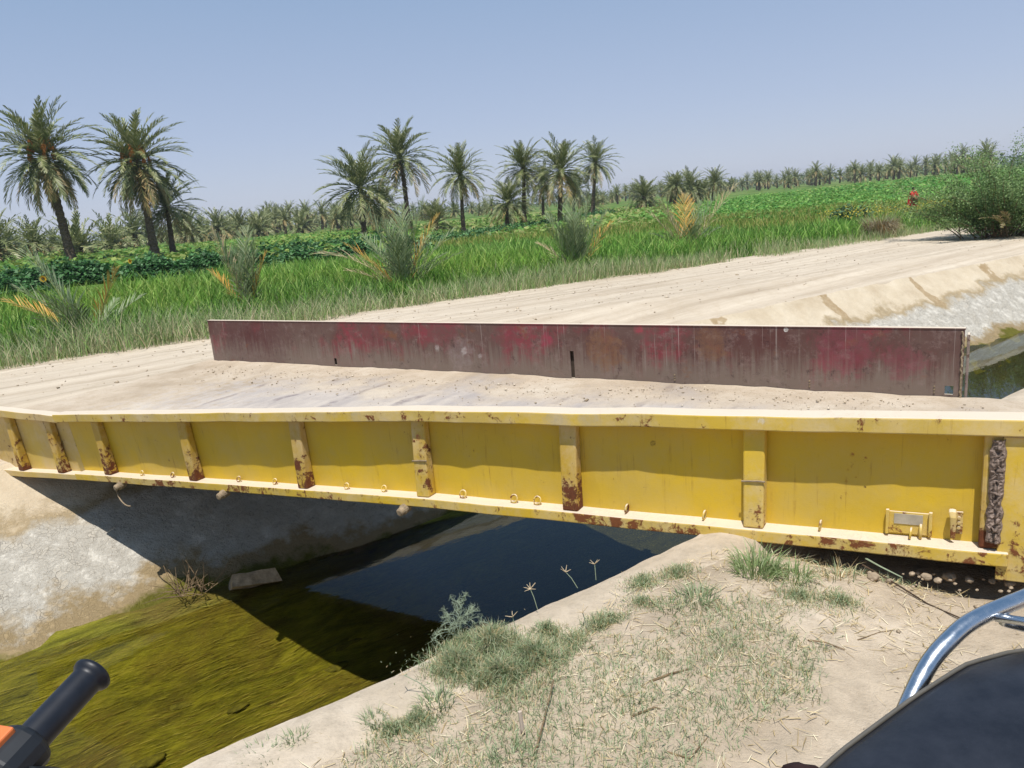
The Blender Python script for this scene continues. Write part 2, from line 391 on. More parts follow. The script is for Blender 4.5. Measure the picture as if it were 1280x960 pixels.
# ------------------------------------------------------------------ bridge
def paint_mat(name, main, dark, rust1, rust2, dust, spots=(), wear=.5, streak=False, lowr=0.):
    m = Mat(name, .62, .3); uv = m.co('UV'); p = m.pos()
    a = m.noise(p, 1.6, 6, .6); b = m.noise(p, 13, 9, .75, .4); f = m.noise(p, 70, 4, .7)
    c = m.mix(m.mr(a, .35, .68), main, dark)
    if streak:
        st = m.noise(m.scl(uv, (16, .7, 1)), 1.6, 7, .72); big = m.noise(m.scl(uv, (1.0, .8, 1)), 1.5, 6, .6)
        h = m.sep(uv)[1]
        low = m.math('ADD', m.mr(h, .12, .42, 1, 0), m.mr(st, .3, .7, -.45, .45))
        c = m.mix(m.math('MULTIPLY', m.mr(big, .50, .58, 0, .8), m.mr(m.noise(uv, 14, 8, .8), .38, .56)), c, L('86343f'))
        scr = m.noise(m.scl(uv, (60, .5, 1)), 1.1, 3, .6); c = m.mix(m.mr(scr, .66, .70, 0, .55), c, L('b0a49c')); c = m.mix(m.mr(low, .15, .8, 0, .9), c, L('786a60'))
        c = m.mix(m.mr(m.noise(m.scl(uv, (1.2, 1.5, 1)), 2.1, 7, .7), .60, .68, 0, .7), c, L('7b4f35'))
        c = m.mix(m.math('MULTIPLY', m.mr(st, .60, .72, 0, .5), m.mr(m.noise(uv, 3, 6, .7), .45, .6)), c, L('a59490')); c = m.mix(m.mr(m.noise(uv, 9, 9, .8), .52, .66, 0, .55), c, L('8a7670')); c = m.mix(m.mr(b, .57, .68, 0, .65), c, L('3a2426'))
    else:
        c = m.mix(m.mr(f, .6, .75, 0, .25), c, tuple(v*.6 for v in dark))
        c = m.mix(m.mr(m.noise(p, 3.5, 9, .75), .44, .68, 0, .5), c, dust)
    kk = m.math('ADD', b, m.math('MULTIPLY', m.math('SUBTRACT', a, .5), .5))
    if lowr: kk = m.math('ADD', kk, m.mr(m.sep(uv)[1], .05, .32, lowr, -lowr*.35))
    if not streak:
        run = m.noise(m.scl(uv, (34, 1.6, 1)), 1.3, 5, .65)
        c = m.mix(m.math('MULTIPLY', m.mr(run, .57, .68, 0, .6), m.mr(m.noise(uv, 2.2, 5, .7), .45, .6)), c, L('8a5c28'))
    k = m.mr(kk, wear, wear+.055)
    c = m.mix(k, c, m.mix(f, rust1, rust2))
    for (s, h, r, cc, amt) in spots:
        v = m.n('VectorMath', operation='DISTANCE'); m.put(v.inputs[0], uv); v.inputs[1].default_value = (s, h, 0)
        d = m.math('ADD', v.outputs['Value'], m.math('ADD', m.mr(b, .3, .7, -r*.5, r*.5), m.mr(a, .3, .7, -r*.45, r*.45)))
        c = m.mix(m.math('MULTIPLY', m.mr(d, r*.6, r, amt, 0), m.mr(f if r < .03 else m.noise(uv, 22, 8, .8), .3, .62)), c, cc)
    g = m._c['g'].outputs['Normal']; up = m.sep(g)[2]
    c = m.mix(m.math('MULTIPLY', m.mr(up, .55, .85), m.mr(b, .25, .45, .72, 1)), c, dust)
    m.col(c); m.put(m.b.inputs['Roughness'], m.mr(k, 0, 1, .55, .9)); m.bump(m.math('ADD', m.math('MULTIPLY', b, .5), m.math('MULTIPLY', k, .6)), .35, .01); return m
YEL, YELD = L('d4b02a'), L('c4a43a'); R1, R2 = L('5a3620'), L('8d5530'); DUST = L('cfc0aa')
M_yel = paint_mat('yellow_paint', YEL, YELD, R1, R2, L('bfa662'), wear=.69,
    spots=[(.585, .385, .015, L('8a4a28'), .9), (.535, .375, .014, L('8a4a28'), .9), (.60, .32, .010, L('9a6222'), .8), (.605, .27, .010, L('9a6222'), .7), (.57, .29, .007, L('9a6222'), .7), (.535, .25, .007, L('4a3020'), .9), (1.45, .40, .016, L('5e4420'), .8), (.1, .36, .006, L('40301c'), .9)])
M_yflange = paint_mat('yellow_flange_paint', YEL, L('bca460'), R1, R2, DUST, wear=.58, lowr=.05, spots=[(1.9, .54, .06, L('b0a48c'), .65), (1.72, .545, .06, L('b0a48c'), .6), (.93, .55, .016, L('d5cdc0'), .9), (3.2, .54, .05, L('b5a98c'), .6)])
M_yrust = paint_mat('rusty_yellow_paint', YELD, L('b08a38'), L('3a2318'), L('80492a'), DUST, wear=.555, lowr=.14)
M_yold = paint_mat('faded_yellow_paint', L('cdb052'), L('c0a470'), L('4a3022'), L('7d5a40'), DUST, wear=.62)
M_mar = paint_mat('maroon_paint', L('583632'), L('68554d'), L('2a1d1a'), L('58402f'), DUST, wear=.69, streak=True,
    spots=[(3.3, .42, .075, L('94384a'), .8), (2.75, .36, .17, L('7d5a40'), .75), (1.88, .40, .13, L('7d5a40'), .65), (4.2, .28, .17, L('9a8c8a'), .35), (4.45, .32, .04, L('b9b0ac'), .7), (4.15, .30, .045, L('b9b0ac'), .65), (3.98, .26, .035, L('b9b0ac'), .6), (1.33, .535, .014, L('d8d4cc'), .95), (5.2, .46, .2, L('80323e'), .5), (4.4, .48, .22, L('80323e'), .45), (3.7, .45, .18, L('80323e'), .45), (2.45, .52, .05, L('a8384a'), .7), (.95, .40, .2, L('84404c'), .6), (.55, .33, .14, L('84404c'), .55), (6.9, .3, .6, L('4f2c31'), .45)])
M_tar = plain('rust_scale', L('85756a'), .95, .1, var=.55, scale=38, bump=1)
M_dirty = plain('dusty_steel', L('93826a'), .85, .2, var=.35, scale=25, bump=.3)
M_dark = plain('underside_steel', L('4a4038'), .9, .15, var=.3)
def deck_mat():
    m = Mat('dusty_deck', .92, .15); uv = m.co('UV'); p = m.pos(); sx = m.sep(uv)
    a = m.noise(p, 1.3, 8, .65); b = m.noise(p, 11, 8, .72); g = m.noise(p, 70, 3, .7); st = m.noise(m.scl(uv, (3, .5, 1)), 2, 7, .7)
    dirt = m.ramp(a, [(.3, L('a08f79')), (.5, L('b9a994')), (.7, L('c7baa7'))])
    dirt = m.mix(m.mr(b, .5, .7, 0, .55), dirt, L('a08d74')); dirt = m.mix(m.mr(g, .56, .75, 0, .5), dirt, L('7d6a4e'))
    plate = m.mix(m.mr(st, .4, .62), L('a49e9c'), L('c0b7ae')); plate = m.mix(m.mr(b, .52, .7, 0, .4), plate, L('8f8a8c'))
    fr = m.math('ABSOLUTE', m.math('SUBTRACT', m.math('FRACT', m.math('DIVIDE', m.math('ADD', sx[0], m.mr(m.noise(p, 2, 3), 0, 1, -.1, .1)), .62)), .5))
    rib = m.math('MULTIPLY', m.mr(fr, .03, .075, 1, 0), m.mr(m.noise(p, 3, 5, .7), .42, .6))
    plate = m.mix(rib, plate, L('6d6872'))
    off = m.math('ADD', sx[1], m.mr(a, .3, .7, -.7, .7))
    c = m.mix(m.math('MULTIPLY', m.mr(off, 1.3, 2.0, .72, 0), m.mr(m.math('ADD', sx[0], m.mr(b, .3, .7, -.8, .8)), 5.6, 6.8, 1, 0)), dirt, plate)
    m.col(c); m.bump(m.math('ADD', m.math('MULTIPLY', b, .8), m.math('MULTIPLY', g, .4)), .5, .04); return m
M_deck = deck_mat()

bridge = empty('trailer_bridge', (*xy(2.2, 4.4), 0), 'long steel flatbed bridge across the canal, yellow near side beam and maroon far side beam', 'bridge')
BI = np.array([*xy(2.2, 4.4), 0])
D = .57
def ybase(s): return float(np.interp(s, [-.3, 0, 2.8, 6.36, 7.4, 8], [.045, .03, -.115, -.375, -.46, -.50]))
def ylean(s): return math.tan(math.radians(float(np.interp(s, [0, 2, 3, 4, 6.3], [-2.6, -.4, 1.0, 3.5, 6.5]))))
def gy(s, a, h):                          # s along, a outward towards the water side, h above the bottom
    aa = a + (h-.2)*ylean(s) + .009*mnoise.noise(Vector((s*2.3, h*1.5, 3)))+.004*mnoise.noise(Vector((s*7, h*2, 9))); h = h + (.005*mnoise.noise(Vector((s*3.1, 0, 5))) if h > .45 else 0); p = G0 + TD*s - ND*aa; return (p[0]-BI[0], p[1]-BI[1], ybase(s)+h)
def mbase(s): return float(np.interp(s, [0, 7.7], [-.07, -.05]))
G1 = G0 + ND*2.395
def gm(s, a, h):
    p = G1 + TD*s - ND*a; return (p[0]-BI[0], p[1]-BI[1], mbase(s)+h)
OUT = .09
g = MB(); g.box((-.28, -.012, .055), (6.36, 0, .505), gy); web = g.build('near_girder', M_yel, bridge)
g = MB(); g.box((-.28, -.02, .505), (6.38, OUT+.002, D), gy); g.build('top_flange', M_yflange, web, bevel=.006)
g = MB(); g.box((.03, -.02, 0), (6.36, OUT, .055), gy); g.build('bottom_flange', M_yflange, web, bevel=.006)
# a battered older length butted on at the far bank
gx = lambda s, a, h: gy(s, a-.012, h*float(np.interp(s, [6.36, 8], [1.0, 1.22]))-.012)
g = MB(); g.box((6.385, -.012, .05), (8.0, 0, .50), gx); ext = g.build('girder_extension', M_yold, bridge)
g = MB(); g.box((6.385, -.02, .50), (8.0, OUT-.01, .56), gx); g.build('top_flange', M_yold, ext, bevel=.006)
g = MB(); g.box((6.37, -.02, 0), (8.0, OUT-.01, .05), gx); g.build('bottom_flange', M_yold, ext, bevel=.006)
def stiffener(s, fn, parent, mat, w0=.095, w1=.085, lo=.056, hi=.504, dep=(.045, .075)):
    b = MB(); vs = []; fs = []; K = 5
    for i in range(K):
        h = lo+(hi-lo)*i/(K-1); wd = w1+(w0-w1)*i/(K-1); dp = dep[1]+(dep[0]-dep[1])*(i/(K-1))
        vs += [fn(s-wd/2, .002, h), fn(s+wd/2, .002, h), fn(s+wd/2, dp, h), fn(s-wd/2, dp, h)]
    for i in range(K-1):
        for k in range(4): fs.append((4*i+k, 4*i+(k+1) % 4, 4*i+4+(k+1) % 4, 4*i+4+k))
    fs += [(3, 2, 1, 0), (4*K-4, 4*K-3, 4*K-2, 4*K-1)]
    uv = [(s+(-.05 if k in (0, 3) else .05), lo+(hi-lo)*i/(K-1)) for i in range(K) for k in range(4)]
    b.add(vs, fs, uv); return b.build('stiffener', mat, parent, bevel=.008)
SP = [.97, 1.87, 2.80, 3.76, 4.86, 5.92]
mix_y = [M_yflange, M_yrust, M_yflange, M_yrust, M_yrust, M_yrust]
M_stred = paint_mat('stiffener_paint_red_dab', YEL, L('b8983c'), L('4a2c1c'), L('80492a'), DUST, wear=.6, lowr=.06, spots=[(2.80, .40, .030, L('9c2f38'), 1.0)])
mix_y[2] = M_stred
for s, m_ in zip(SP, mix_y): stiffener(s, gy, web, m_)
for s in (6.62, 7.25, 7.8): stiffener(s, gx, ext, M_yrust, hi=.497, lo=.052)
# weld seams across two stiffeners
for s in (2.80, .97):
    b = MB(); b.tube([gy(s-.05, .064, .27), gy(s-.02, .066, .272), gy(s+.05, .064, .268)], .004, 5); b.build('weld_seam', M_dirty, web)
# right-hand end post with a scabbed rust scale
b = MB(); b.box((.01, .002, .056), (.128, .060, .504), gy); b.build('end_post', M_yrust, web, bevel=.01)
b = MB(); b.box((-.28, .062, -.06), (.068, .074, .50), gy); b.build('end_plate', M_yflange, web, bevel=.004)
b = MB(); Kx, Kh = 9, 60; vs = []; fs = []
for i in range(Kh):
    h = .09+.40*i/(Kh-1)
    for k in range(Kx):
        t = k/(Kx-1); e = math.sin(PI*t)**.5 if 0 < t < 1 else 0
        wd = .034+.016*mnoise.noise(Vector((h*22, 3, 0)))
        q = .010*e + .020*e*abs(mnoise.noise(Vector((t*5, h*38, 1)))) + .01*e*mnoise.noise(Vector((t*9, h*110, 4)))
        vs.append(gy(.082+wd*(.5-t)*2*.72, .060+max(q, -.002)+(.015 if t > .5 else .008), h+.006*mnoise.noise(Vector((t*6, h*60, 9)))))
for i in range(Kh-1):
    for k in range(Kx-1): fs.append((i*Kx+k, i*Kx+k+1, (i+1)*Kx+k+1, (i+1)*Kx+k))
b.add(vs, fs); b.build('rust_scale', M_tar, web)
# tie rings along the bottom flange
ring_s = [.36, .70, 1.20, 1.58, 2.08, 2.22, 2.55, 3.12, 3.42, 4.06, 4.42, 5.15, 5.52]
rm = None
for i, s in enumerate(ring_s):
    rr = .017 if s > 2.6 else .020
    b = MB(); d = random.uniform(-.5, .5); ax = Vector((TD[0]*math.cos(d)-ND[0]*math.sin(d), TD[1]*math.cos(d)-ND[1]*math.sin(d), .15))
    if s < 2.0: ax = Vector((TD[0], TD[1], .1))
    else: ax = Vector((-ND[0], -ND[1], .4))
    b.torus(gy(s, .030, .055+rr+.003), rr, .0048, ax.normalized(), 16, 6)
    b.build('tie_ring', M_yflange, web, smooth=True)
# cylindrical lugs hanging under the flange
for s in (2.93, 4.53, 5.75):
    b = MB(); p0 = Vector(gy(s, .06, -.012)); o_ = Vector((-ND[0], -ND[1], -.15)).normalized()
    b.tube([p0, p0+o_*.045, p0+o_*.050, p0+o_*.075, p0+o_*.082], [.030, .030, .024, .024, .016], 14)
    lug = b.build('pin_lug', M_dirty, web, smooth=False)
    if s > 5.5:
        b = MB(); pts = [p0+o_*.06+Vector((TD[0]*math.sin(t)*.06-.03*t*TD[0], TD[1]*math.sin(t)*.06-.03*t*TD[1], -.085*(1-math.cos(t))/1.2)) for t in np.linspace(0, PI*1.1, 14)]
        b.tube([(q[0], q[1], q[2]) for q in pts], .005, 6); b.build('wire_loop', M_dirty, lug)
# number-plate frame and hook bracket near the right-hand end
b = MB(); b.box((.292, .002, .065), (.446, .010, .158), gy); pl = b.build('plate_holder', M_yflange, web, bevel=.003)
M_plate = plain('worn_plate', L('aaa08c'), .6, .3, var=.15)
b = MB(); b.box((.319, .011, .108), (.422, .014, .150), gy); b.build('plate', M_plate, pl)
for s in (.292, .446):
    b = MB(); b.box((s-.006, .011, .066), (s+.006, .026, .168), gy); b.build('clip', M_yflange, pl, bevel=.002)
b = MB(); b.tube([gy(.325, .03, .06), gy(.325, .032, .09), gy(.325, .022, .112), gy(.325, .012, .11)], .006, 7); b.build('hook', M_yflange, pl, smooth=True)
b = MB(); b.tube([gy(.218, .012, .185), gy(.218, .034, .182), gy(.215, .040, .165), gy(.213, .030, .075)], [.014, .014, .012, .009], 8, flat=.45); hk = b.build('hook_bracket', M_yflange, web, bevel=.002)
b = MB(); b.box((.182, .002, .088), (.208, .012, .178), gy); b.build('bracket_plate', M_yflange, hk, bevel=.002)
for h in (.115, .135, .155): b = MB(); b.tube([gy(.195, .012, h), gy(.195, .019, h)], .006, 8); b.build('rivet', M_yflange, hk)
# fat weld bead / bent lip dents on the top flange are left to the paint
# ---- far maroon girder with real slots cut through
def holed(fn, s0, s1, h0, h1, holes, th):
    xs = sorted({s0, s1, *[q for a in holes for q in a[:2]], *np.arange(s0, s1, .4).tolist()}); hs = sorted({h0, h1, *[q for a in holes for q in a[2:]]})
    inh = lambda x, h: any(a[0] < x < a[1] and a[2] < h < a[3] for a in holes)
    mb = MB(); cells = {(i, j) for i in range(len(xs)-1) for j in range(len(hs)-1) if not inh((xs[i]+xs[i+1])/2, (hs[j]+hs[j+1])/2)}
    vid = {}; V = []; UV = []
    def v(i, j, k):
        if (i, j, k) not in vid: vid[(i, j, k)] = len(V); V.append(fn(xs[i], k*-th, hs[j])); UV.append((xs[i], hs[j]))
        return vid[(i, j, k)]
    F = []
    for (i, j) in cells:
        F.append((v(i, j, 0), v(i+1, j, 0), v(i+1, j+1, 0), v(i, j+1, 0))); F.append((v(i, j+1, 1), v(i+1, j+1, 1), v(i+1, j, 1), v(i, j, 1)))
        for (di, dj, e) in ((0, -1, ((0, 0), (1, 0))), (0, 1, ((1, 1), (0, 1))), (-1, 0, ((0, 1), (0, 0))), (1, 0, ((1, 0), (1, 1)))):
            if (i+di, j+dj) not in cells:
                (a, b_), (c, d_) = e; F.append((v(i+a, j+b_, 0), v(i+a, j+b_, 1), v(i+c, j+d_, 1), v(i+c, j+d_, 0)))
    mb.add(V, F, UV); return mb
ms0, ms1 = .225, 7.65
mb = holed(gm, ms0, ms1, .03, .548, [(.275, .325, .115, .172), (3.04, 3.075, .10, .33), (5.74, 5.775, .11, .18)], .012)
mweb = mb.build('far_girder', M_mar, bridge)
g = MB(); g.box((ms0-.005, -.045, .5485), (ms1+.005, .004, .559), gm); g.build('top_flange', M_mar, mweb, bevel=.003)
g = MB(); g.box((ms0, -.12, 0), (ms1, .03, .028), gm); g.build('bottom_flange', M_mar, mweb)
M_mgrey = paint_mat('scuffed_grey_paint', L('7d6c68'), L('6b5a58'), L('43342f'), L('6d4c3c'), DUST, wear=.6)
g = MB(); g.box((.195, -.10, -.02), (.212, -.014, .515), gm); g.build('end_plate', M_mgrey, mweb, bevel=.004)
g = MB(); vs = [(gm(.235+.012*mnoise.noise(Vector((h*40, 0, 0))), .010+.004*mnoise.noise(Vector((h*60, 5, 0))), h)) for h in np.linspace(.09, .54, 40)]
g.tube(vs, .006, 6); g.build('weld_bead', M_dirty, mweb)
for s in (2.17, 1.17, .385): 
    g = MB()
    for h in (.125, .145, .165): g.tube([gm(s, -.001, h-.0), gm(s, .006, h)], .006, 7)
    g.build('rivet_row', M_dirty, mweb)
for s in np.linspace(.5, 7.3, 8):
    g = MB(); g.box((s-.03, -.11, .03), (s+.03, -.014, .545), gm); g.build('stiffener', M_mar, mweb)
for s0, h0, h1 in ((3.055, .08, .35), (5.757, .09, .20)):  # dark plates added behind the slots to hide the sunlit road
    g = MB(); g.box((s0-.06, -.045, h0), (s0+.06, -.03, h1), gm); g.build('added_slot_backing', M_dark, mweb)
# ---- deck: dusty plate with dirt
def zy(s): return float(np.interp(s, [-.3, 0, 6.3, 8], [.11, .14, .03, .04]))
def zm(s): return float(np.interp(s, [-.3, 0, 7.7], [.0, .02, .04]))
def deckpt(s, o, dz=0):
    p = G0+TD*s+ND*o; t = o/2.395
    return (p[0]-BI[0], p[1]-BI[1], zy(s)*(1-t)+zm(s)*t+dz)
ss = np.arange(-.27, 7.75, .07); oo = np.linspace(.02, 2.39, 36); V = []; UV = []
for s in ss:
    for o_ in oo:
        ed = float(sm(2.02, 2.37, o_))
        V.append(deckpt(s, o_, .007*fbm(s, o_, 1.6, 2) + .007*fbm(s, o_, 6, 5) + .022*ed*(.5+.6*fbm(s, 0, 1.5, 3)))); UV.append((s, o_))
A = len(oo); i, j = np.meshgrid(np.arange(len(ss)-1), np.arange(A-1), indexing='ij'); k = (i*A+j).ravel()
obj('deck', mesh_np('deck', V, [np.stack([k, k+A, k+A+1, k+1], 1)], M_deck, uv=UV, smooth=True), bridge)
g = MB()
vs = []; fs = []
for s in np.linspace(-.25, 7.6, 12):
    vs += [deckpt(s, .03, -.05), deckpt(s, 2.38, -.05), deckpt(s, 2.38, -.09), deckpt(s, .03, -.09)]
for i in range(11):
    for k in range(4): fs.append((4*i+k, 4*i+(k+1) % 4, 4*i+4+(k+1) % 4, 4*i+4+k))
fs += [(3, 2, 1, 0), (44, 45, 46, 47)]
g.add(vs, fs); g.build('underside_plate', M_dark, bridge)
for s in SP:
    g = MB(); vs = [deckpt(s+a, o_, z_) for o_ in (.03, 2.37) for a, z_ in ((-.04, -.092), (.04, -.092), (.04, -.17), (-.04, -.17))]
    g.add(vs, [(0, 1, 2, 3), (7, 6, 5, 4), (0, 4, 5, 1), (1, 5, 6, 2), (2, 6, 7, 3), (3, 7, 4, 0)]); g.build('crossbeam', M_dark, bridge)

# ------------------------------------------------------------------ foliage helpers
def blades(P, Ht, Wd, cols, lean=.35, seg2=True, dirs=None, curl=.5):
    """P (N,3) roots; curved blades, 5 verts each"""
    N = len(P); az = rng.uniform(0, 2*PI, N) if dirs is None else dirs; ln = np.abs(rng.normal(0, lean, N))
    d = np.stack([np.cos(az), np.sin(az), np.zeros(N)], 1); fa = rng.uniform(0, 2*PI, N); sd = np.stack([np.cos(fa), np.sin(fa), np.zeros(N)], 1)*Wd[:, None]/2
    z = np.array([0, 0, 1.0]); c1 = np.cos(ln)[:, None]; s1 = np.sin(ln)[:, None]; l2 = np.minimum(ln+curl*rng.uniform(.2, 1.3, N), 2.4); c2 = np.cos(l2)[:, None]; s2 = np.sin(l2)[:, None]
    m = P + (d*s1+z*c1)*(Ht*.55)[:, None]; t = m + (d*s2+z*c2)*(Ht*.45)[:, None]
    V = np.stack([P-sd*.8, P+sd*.8, m-sd*.75, m+sd*.75, t], 1).reshape(-1, 3)
    b = np.arange(N)*5
    F = [np.stack([b, b+1, b+3, b+2], 1), np.stack([b+2, b+3, b+4], 1)]
    C = np.repeat(cols, 5, 0); sh = np.tile([.75, .75, 1, 1, 1.12], N)[:, None]
    return V, F, C
def pick(pal, N, var=.18):
    a = np.array([L(h) for h in pal]); c = a[rng.integers(0, len(a), N)]; return c*rng.uniform(1-var, 1+var, (N, 1))
def merge(parts):
    V, C, Fs, o = [], [], {}, 0
    for v, f, c in parts:
        V.append(v); C.append(c)
        for q in f: Fs.setdefault(q.shape[1], []).append(q+o)
        o += len(v)
    return np.concatenate(V), [np.concatenate(q) for q in Fs.values()], np.concatenate(C)
def in_poly(P, poly):
    x, y = P[:, 0], P[:, 1]; r = np.zeros(len(P), bool); j = len(poly)-1
    for i in range(len(poly)):
        xi, yi = poly[i]; xj, yj = poly[j]
        r ^= ((yi > y) != (yj > y)) & (x < (xj-xi)*(y-yi)/(yj-yi+1e-12)+xi); j = i
    return r
def scatter(poly, N):
    a = np.array(poly); lo, hi = a.min(0), a.max(0); out = np.zeros((0, 2))
    while len(out) < N:
        q = rng.uniform(lo, hi, (N*2, 2)); out = np.concatenate([out, q[in_poly(q, poly)]])
    return out[:N]
def cheap_noise(x, y, seed=0):
    r = np.random.default_rng(seed); v = 0
    for i in range(5):
        a = r.uniform(0, 2*PI); f = .5*1.9**i; v = v + np.sin((x*np.cos(a)+y*np.sin(a))*f+r.uniform(0, 6))/(1.25**i)
    return v/2.6
def zfield(P): 
    u = P[:, 0]*EU[0]+P[:, 1]*EU[1]; return base_z(u)-.07
def unp(us_, ns_): return np.stack([EU[0]*us_+EN[0]*ns_, EU[1]*us_+EN[1]*ns_], 1)
def stuff(name, parts, mat, label, cat):
    V, F, C = merge(parts); o = obj(name, mesh_np(name, V, F, mat, cols=C)); return tag(o, label, cat, kind='stuff')
def leaves(P, size, cols, droop=.5):
    """broad leaves: one folded diamond (two triangles) each"""
    N = len(P); az = rng.uniform(0, 2*PI, N); pt = rng.normal(-.1, droop, N); d = np.stack([np.cos(az)*np.cos(pt), np.sin(az)*np.cos(pt), np.sin(pt)], 1)
    s = np.stack([-np.sin(az), np.cos(az), rng.normal(0, .35, N)], 1); L_ = size[:, None]
    V = np.stack([P, P+d*L_*.5+s*L_*.42, P+d*L_, P+d*L_*.5-s*L_*.42], 1).reshape(-1, 3); b = np.arange(N)*4
    return V, [np.stack([b, b+1, b+2], 1), np.stack([b, b+2, b+3], 1)], np.repeat(cols, 4, 0)

# ------------------------------------------------------------------ fields beyond the road
# dry verge grass
N = 46000; u_ = np.concatenate([rng.uniform(-12, 14, 33000), rng.uniform(14, 40, 13000)]); n_ = ROAD_FAR+np.abs(rng.normal(0, 1, N))*.72-.10+.25*cheap_noise(u_, u_*0, 4)
P = unp(u_, n_); k = cheap_noise(P[:, 0]*1.3, P[:, 1]*1.3, 3) > -.55; P = P[k]; N = len(P); P3 = np.c_[P, zfield(P)]
hh = rng.uniform(.16, .62, N)*(.8+.4*cheap_noise(P[:, 0], P[:, 1], 9)); hh = np.maximum(hh, .06)
stuff('verge_grass', [blades(P3, hh, rng.uniform(.006, .014, N), pick(['9aa87c', '8a9c6a', 'b5b18a', 'c4b896', '7a9258', '94a070', '82a05a'], N), .35)], M_straw, 'pale dry grass along the far edge of the dirt road', 'grass')
# bright green crop
polyB = [tuple(xy(-16, 12.1)), tuple(xy(31, 12.1)), (20, 31), (9, 26), (4, 30), (-.5, 32), (-5, 27), (-9, 21), (-19, 18)]
P = scatter(polyB, 115000); u_ = P@EU; n_ = P@EN; d = np.hypot(P[:, 0], P[:, 1]); keep = rng.uniform(0, 1, len(P)) < np.clip(16/d, .25, 1)
keep &= cheap_noise(P[:, 0]*1.5, P[:, 1]*1.5, 21) > -1.0
P = P[keep]; N = len(P); d = np.hypot(P[:, 0], P[:, 1]); P3 = np.c_[P, zfield(P)]
nb = cheap_noise(P[:, 0]*.8, P[:, 1]*.8, 12)
c = pick(['628f36', '719c3e', '4f7a2c', '82a84a', '9ab562', '5a8434', '8a9a50'], N); nb2 = cheap_noise(P[:, 0]*2.6, P[:, 1]*2.6, 14)[:, None]; c = c*(1+.2*nb[:, None]+.22*nb2)*np.array([1, 1, 1])+np.clip(cheap_noise(P[:, 0]*.45, P[:, 1]*.45, 15), 0, 1)[:, None]*np.array([.06, .05, .0])
stuff('green_crop', [blades(P3, np.maximum(.2, rng.uniform(.30, .66, N)*(1+.22*nb+.25*cheap_noise(P[:, 0]*2.6, P[:, 1]*2.6, 14))), rng.uniform(.016, .034, N)*np.clip(d/16, 1, 2), c, .28, curl=.7)], M_leaf, 'bright green young grain crop in the field behind the road', 'crop')
# yellowing weeds behind the bright crop
poly = [(-6, 29), (0, 33), (9, 27), (20, 32), (34, 44), (22, 50), (8, 46), (-2, 44)]
P = scatter(poly, 26000); N = len(P); P3 = np.c_[P, zfield(P)]
parts = [blades(P3, rng.uniform(.25, .6, N), rng.uniform(.03, .06, N), pick(['8f9a48', 'a0a055', '6f8c38', '7f9a40', 'b0a060', '5f8432'], N), .4)]
P = scatter([(12, 27), (17, 28.5), (20, 33), (13, 32)], 900); P3 = np.c_[P, zfield(P)+rng.uniform(.4, .75, 900)]
parts.append(leaves(P3, rng.uniform(.05, .09, 900), pick(['b5a438', 'a59636', 'c4b44a', '8f9a44'], 900)))
stuff('yellow_weeds', parts, M_leaf, 'yellowing weeds in bloom behind the bright green crop', 'weeds')
# broad mid-green fields out to the groves: rows of leafy plants
parts = []
def zone(poly, N, h, size, pal, seed, rows=None):
    P = scatter(poly, N)
    if rows:
        t = P@EN; t2 = np.round(t/rows)*rows + rng.normal(0, rows*.16, N); P = P + EN[None]*(t2-t)[:, None]
    nb = cheap_noise(P[:, 0]*.25, P[:, 1]*.25, seed); z = zfield(P)+rng.uniform(.05, 1, N)**.7*h*(1+.35*nb)
    return leaves(np.c_[P, z], rng.uniform(.6, 1.3, N)*size, pick(pal, N, .22)*(1+.2*nb[:, None]), .35)
parts.append(zone([(12, 38), (36, 42), (90, 95), (40, 120), (8, 60)], 90000, .42, .22, ['5a8c38', '4d8034', '679840', '76a24a', '86a452'], 31, 2.2))
parts.append(zone([(36, 42), (60, 48), (170, 140), (110, 190), (40, 110)], 60000, .5, .38, ['4d8434', '5a8c3a', '6a9444', '8a9c54'], 33, 4))
parts.append(zone([(-4, 44), (10, 44), (20, 75), (26, 110), (-8, 110), (-12, 60)], 26000, .35, .4, ['6f8c40', '8a9a54', '7d9448', '9a9a60', '5f8838'], 35))
parts.append(zone([(-14, 32), (-4, 36), (-8, 110), (-70, 110), (-40, 40), (-24, 26)], 42000, .5, .34, ['587f34', '6f8f40', '7f9648', '8f9a50', '4f7a30'], 37))
stuff('field_greens', parts, M_leaf, 'low mid-green vegetable fields stretching away to the palm groves', 'field')
# tall leafy sunflower rows
def hedge(p, q, dep, h, N, pal):
    p, q = np.array(p[:2]), np.array(q[:2]); t = rng.uniform(0, 1, N); dv = (q-p)/np.linalg.norm(q-p); nv = np.array([-dv[1], dv[0]])
    wv = rng.uniform(-.5, .5, N)*dep; X = p+(q-p)*t[:, None]+nv*wv[:, None]
    cl = .75+.25*np.sin(t*np.linalg.norm(q-p)*3.1)+.2*cheap_noise(X[:, 0]*2, X[:, 1]*2, 5); z = zfield(X)+h*cl*np.clip(1-(2*np.abs(wv)/dep)**3, .25, 1)*rng.uniform(.12, 1, N)**.55
    return leaves(np.c_[X, z], rng.uniform(.09, .20, N), pick(pal, N, .28), .55)
HP = ['35602e', '2c5226', '41703a', '5b8550', '6f9464', '2a4c22']
hz = [at(-40, 375, 0), at(95, 352, 0)], [at(95, 354, 0), at(300, 333, 0)], [at(288, 338, 0), at(540, 312, 0)]
hp = []
for (p, q), N, h_ in zip(hz, (6200, 9500, 12500), (.95, .9, .85)): hp.append(hedge(p, q, 2.6, h_, N, HP))
hp.append(hedge(at(330, 322, 0), at(500, 300, 0), 3.0, .8, 8000, HP))
hp.append(hedge(at(545, 300, 0), at(690, 276, 0), 3.0, .75, 6500, HP)); hp.append(hedge(at(715, 273, 0), at(760, 264, 0), 3.0, .8, 2500, HP))
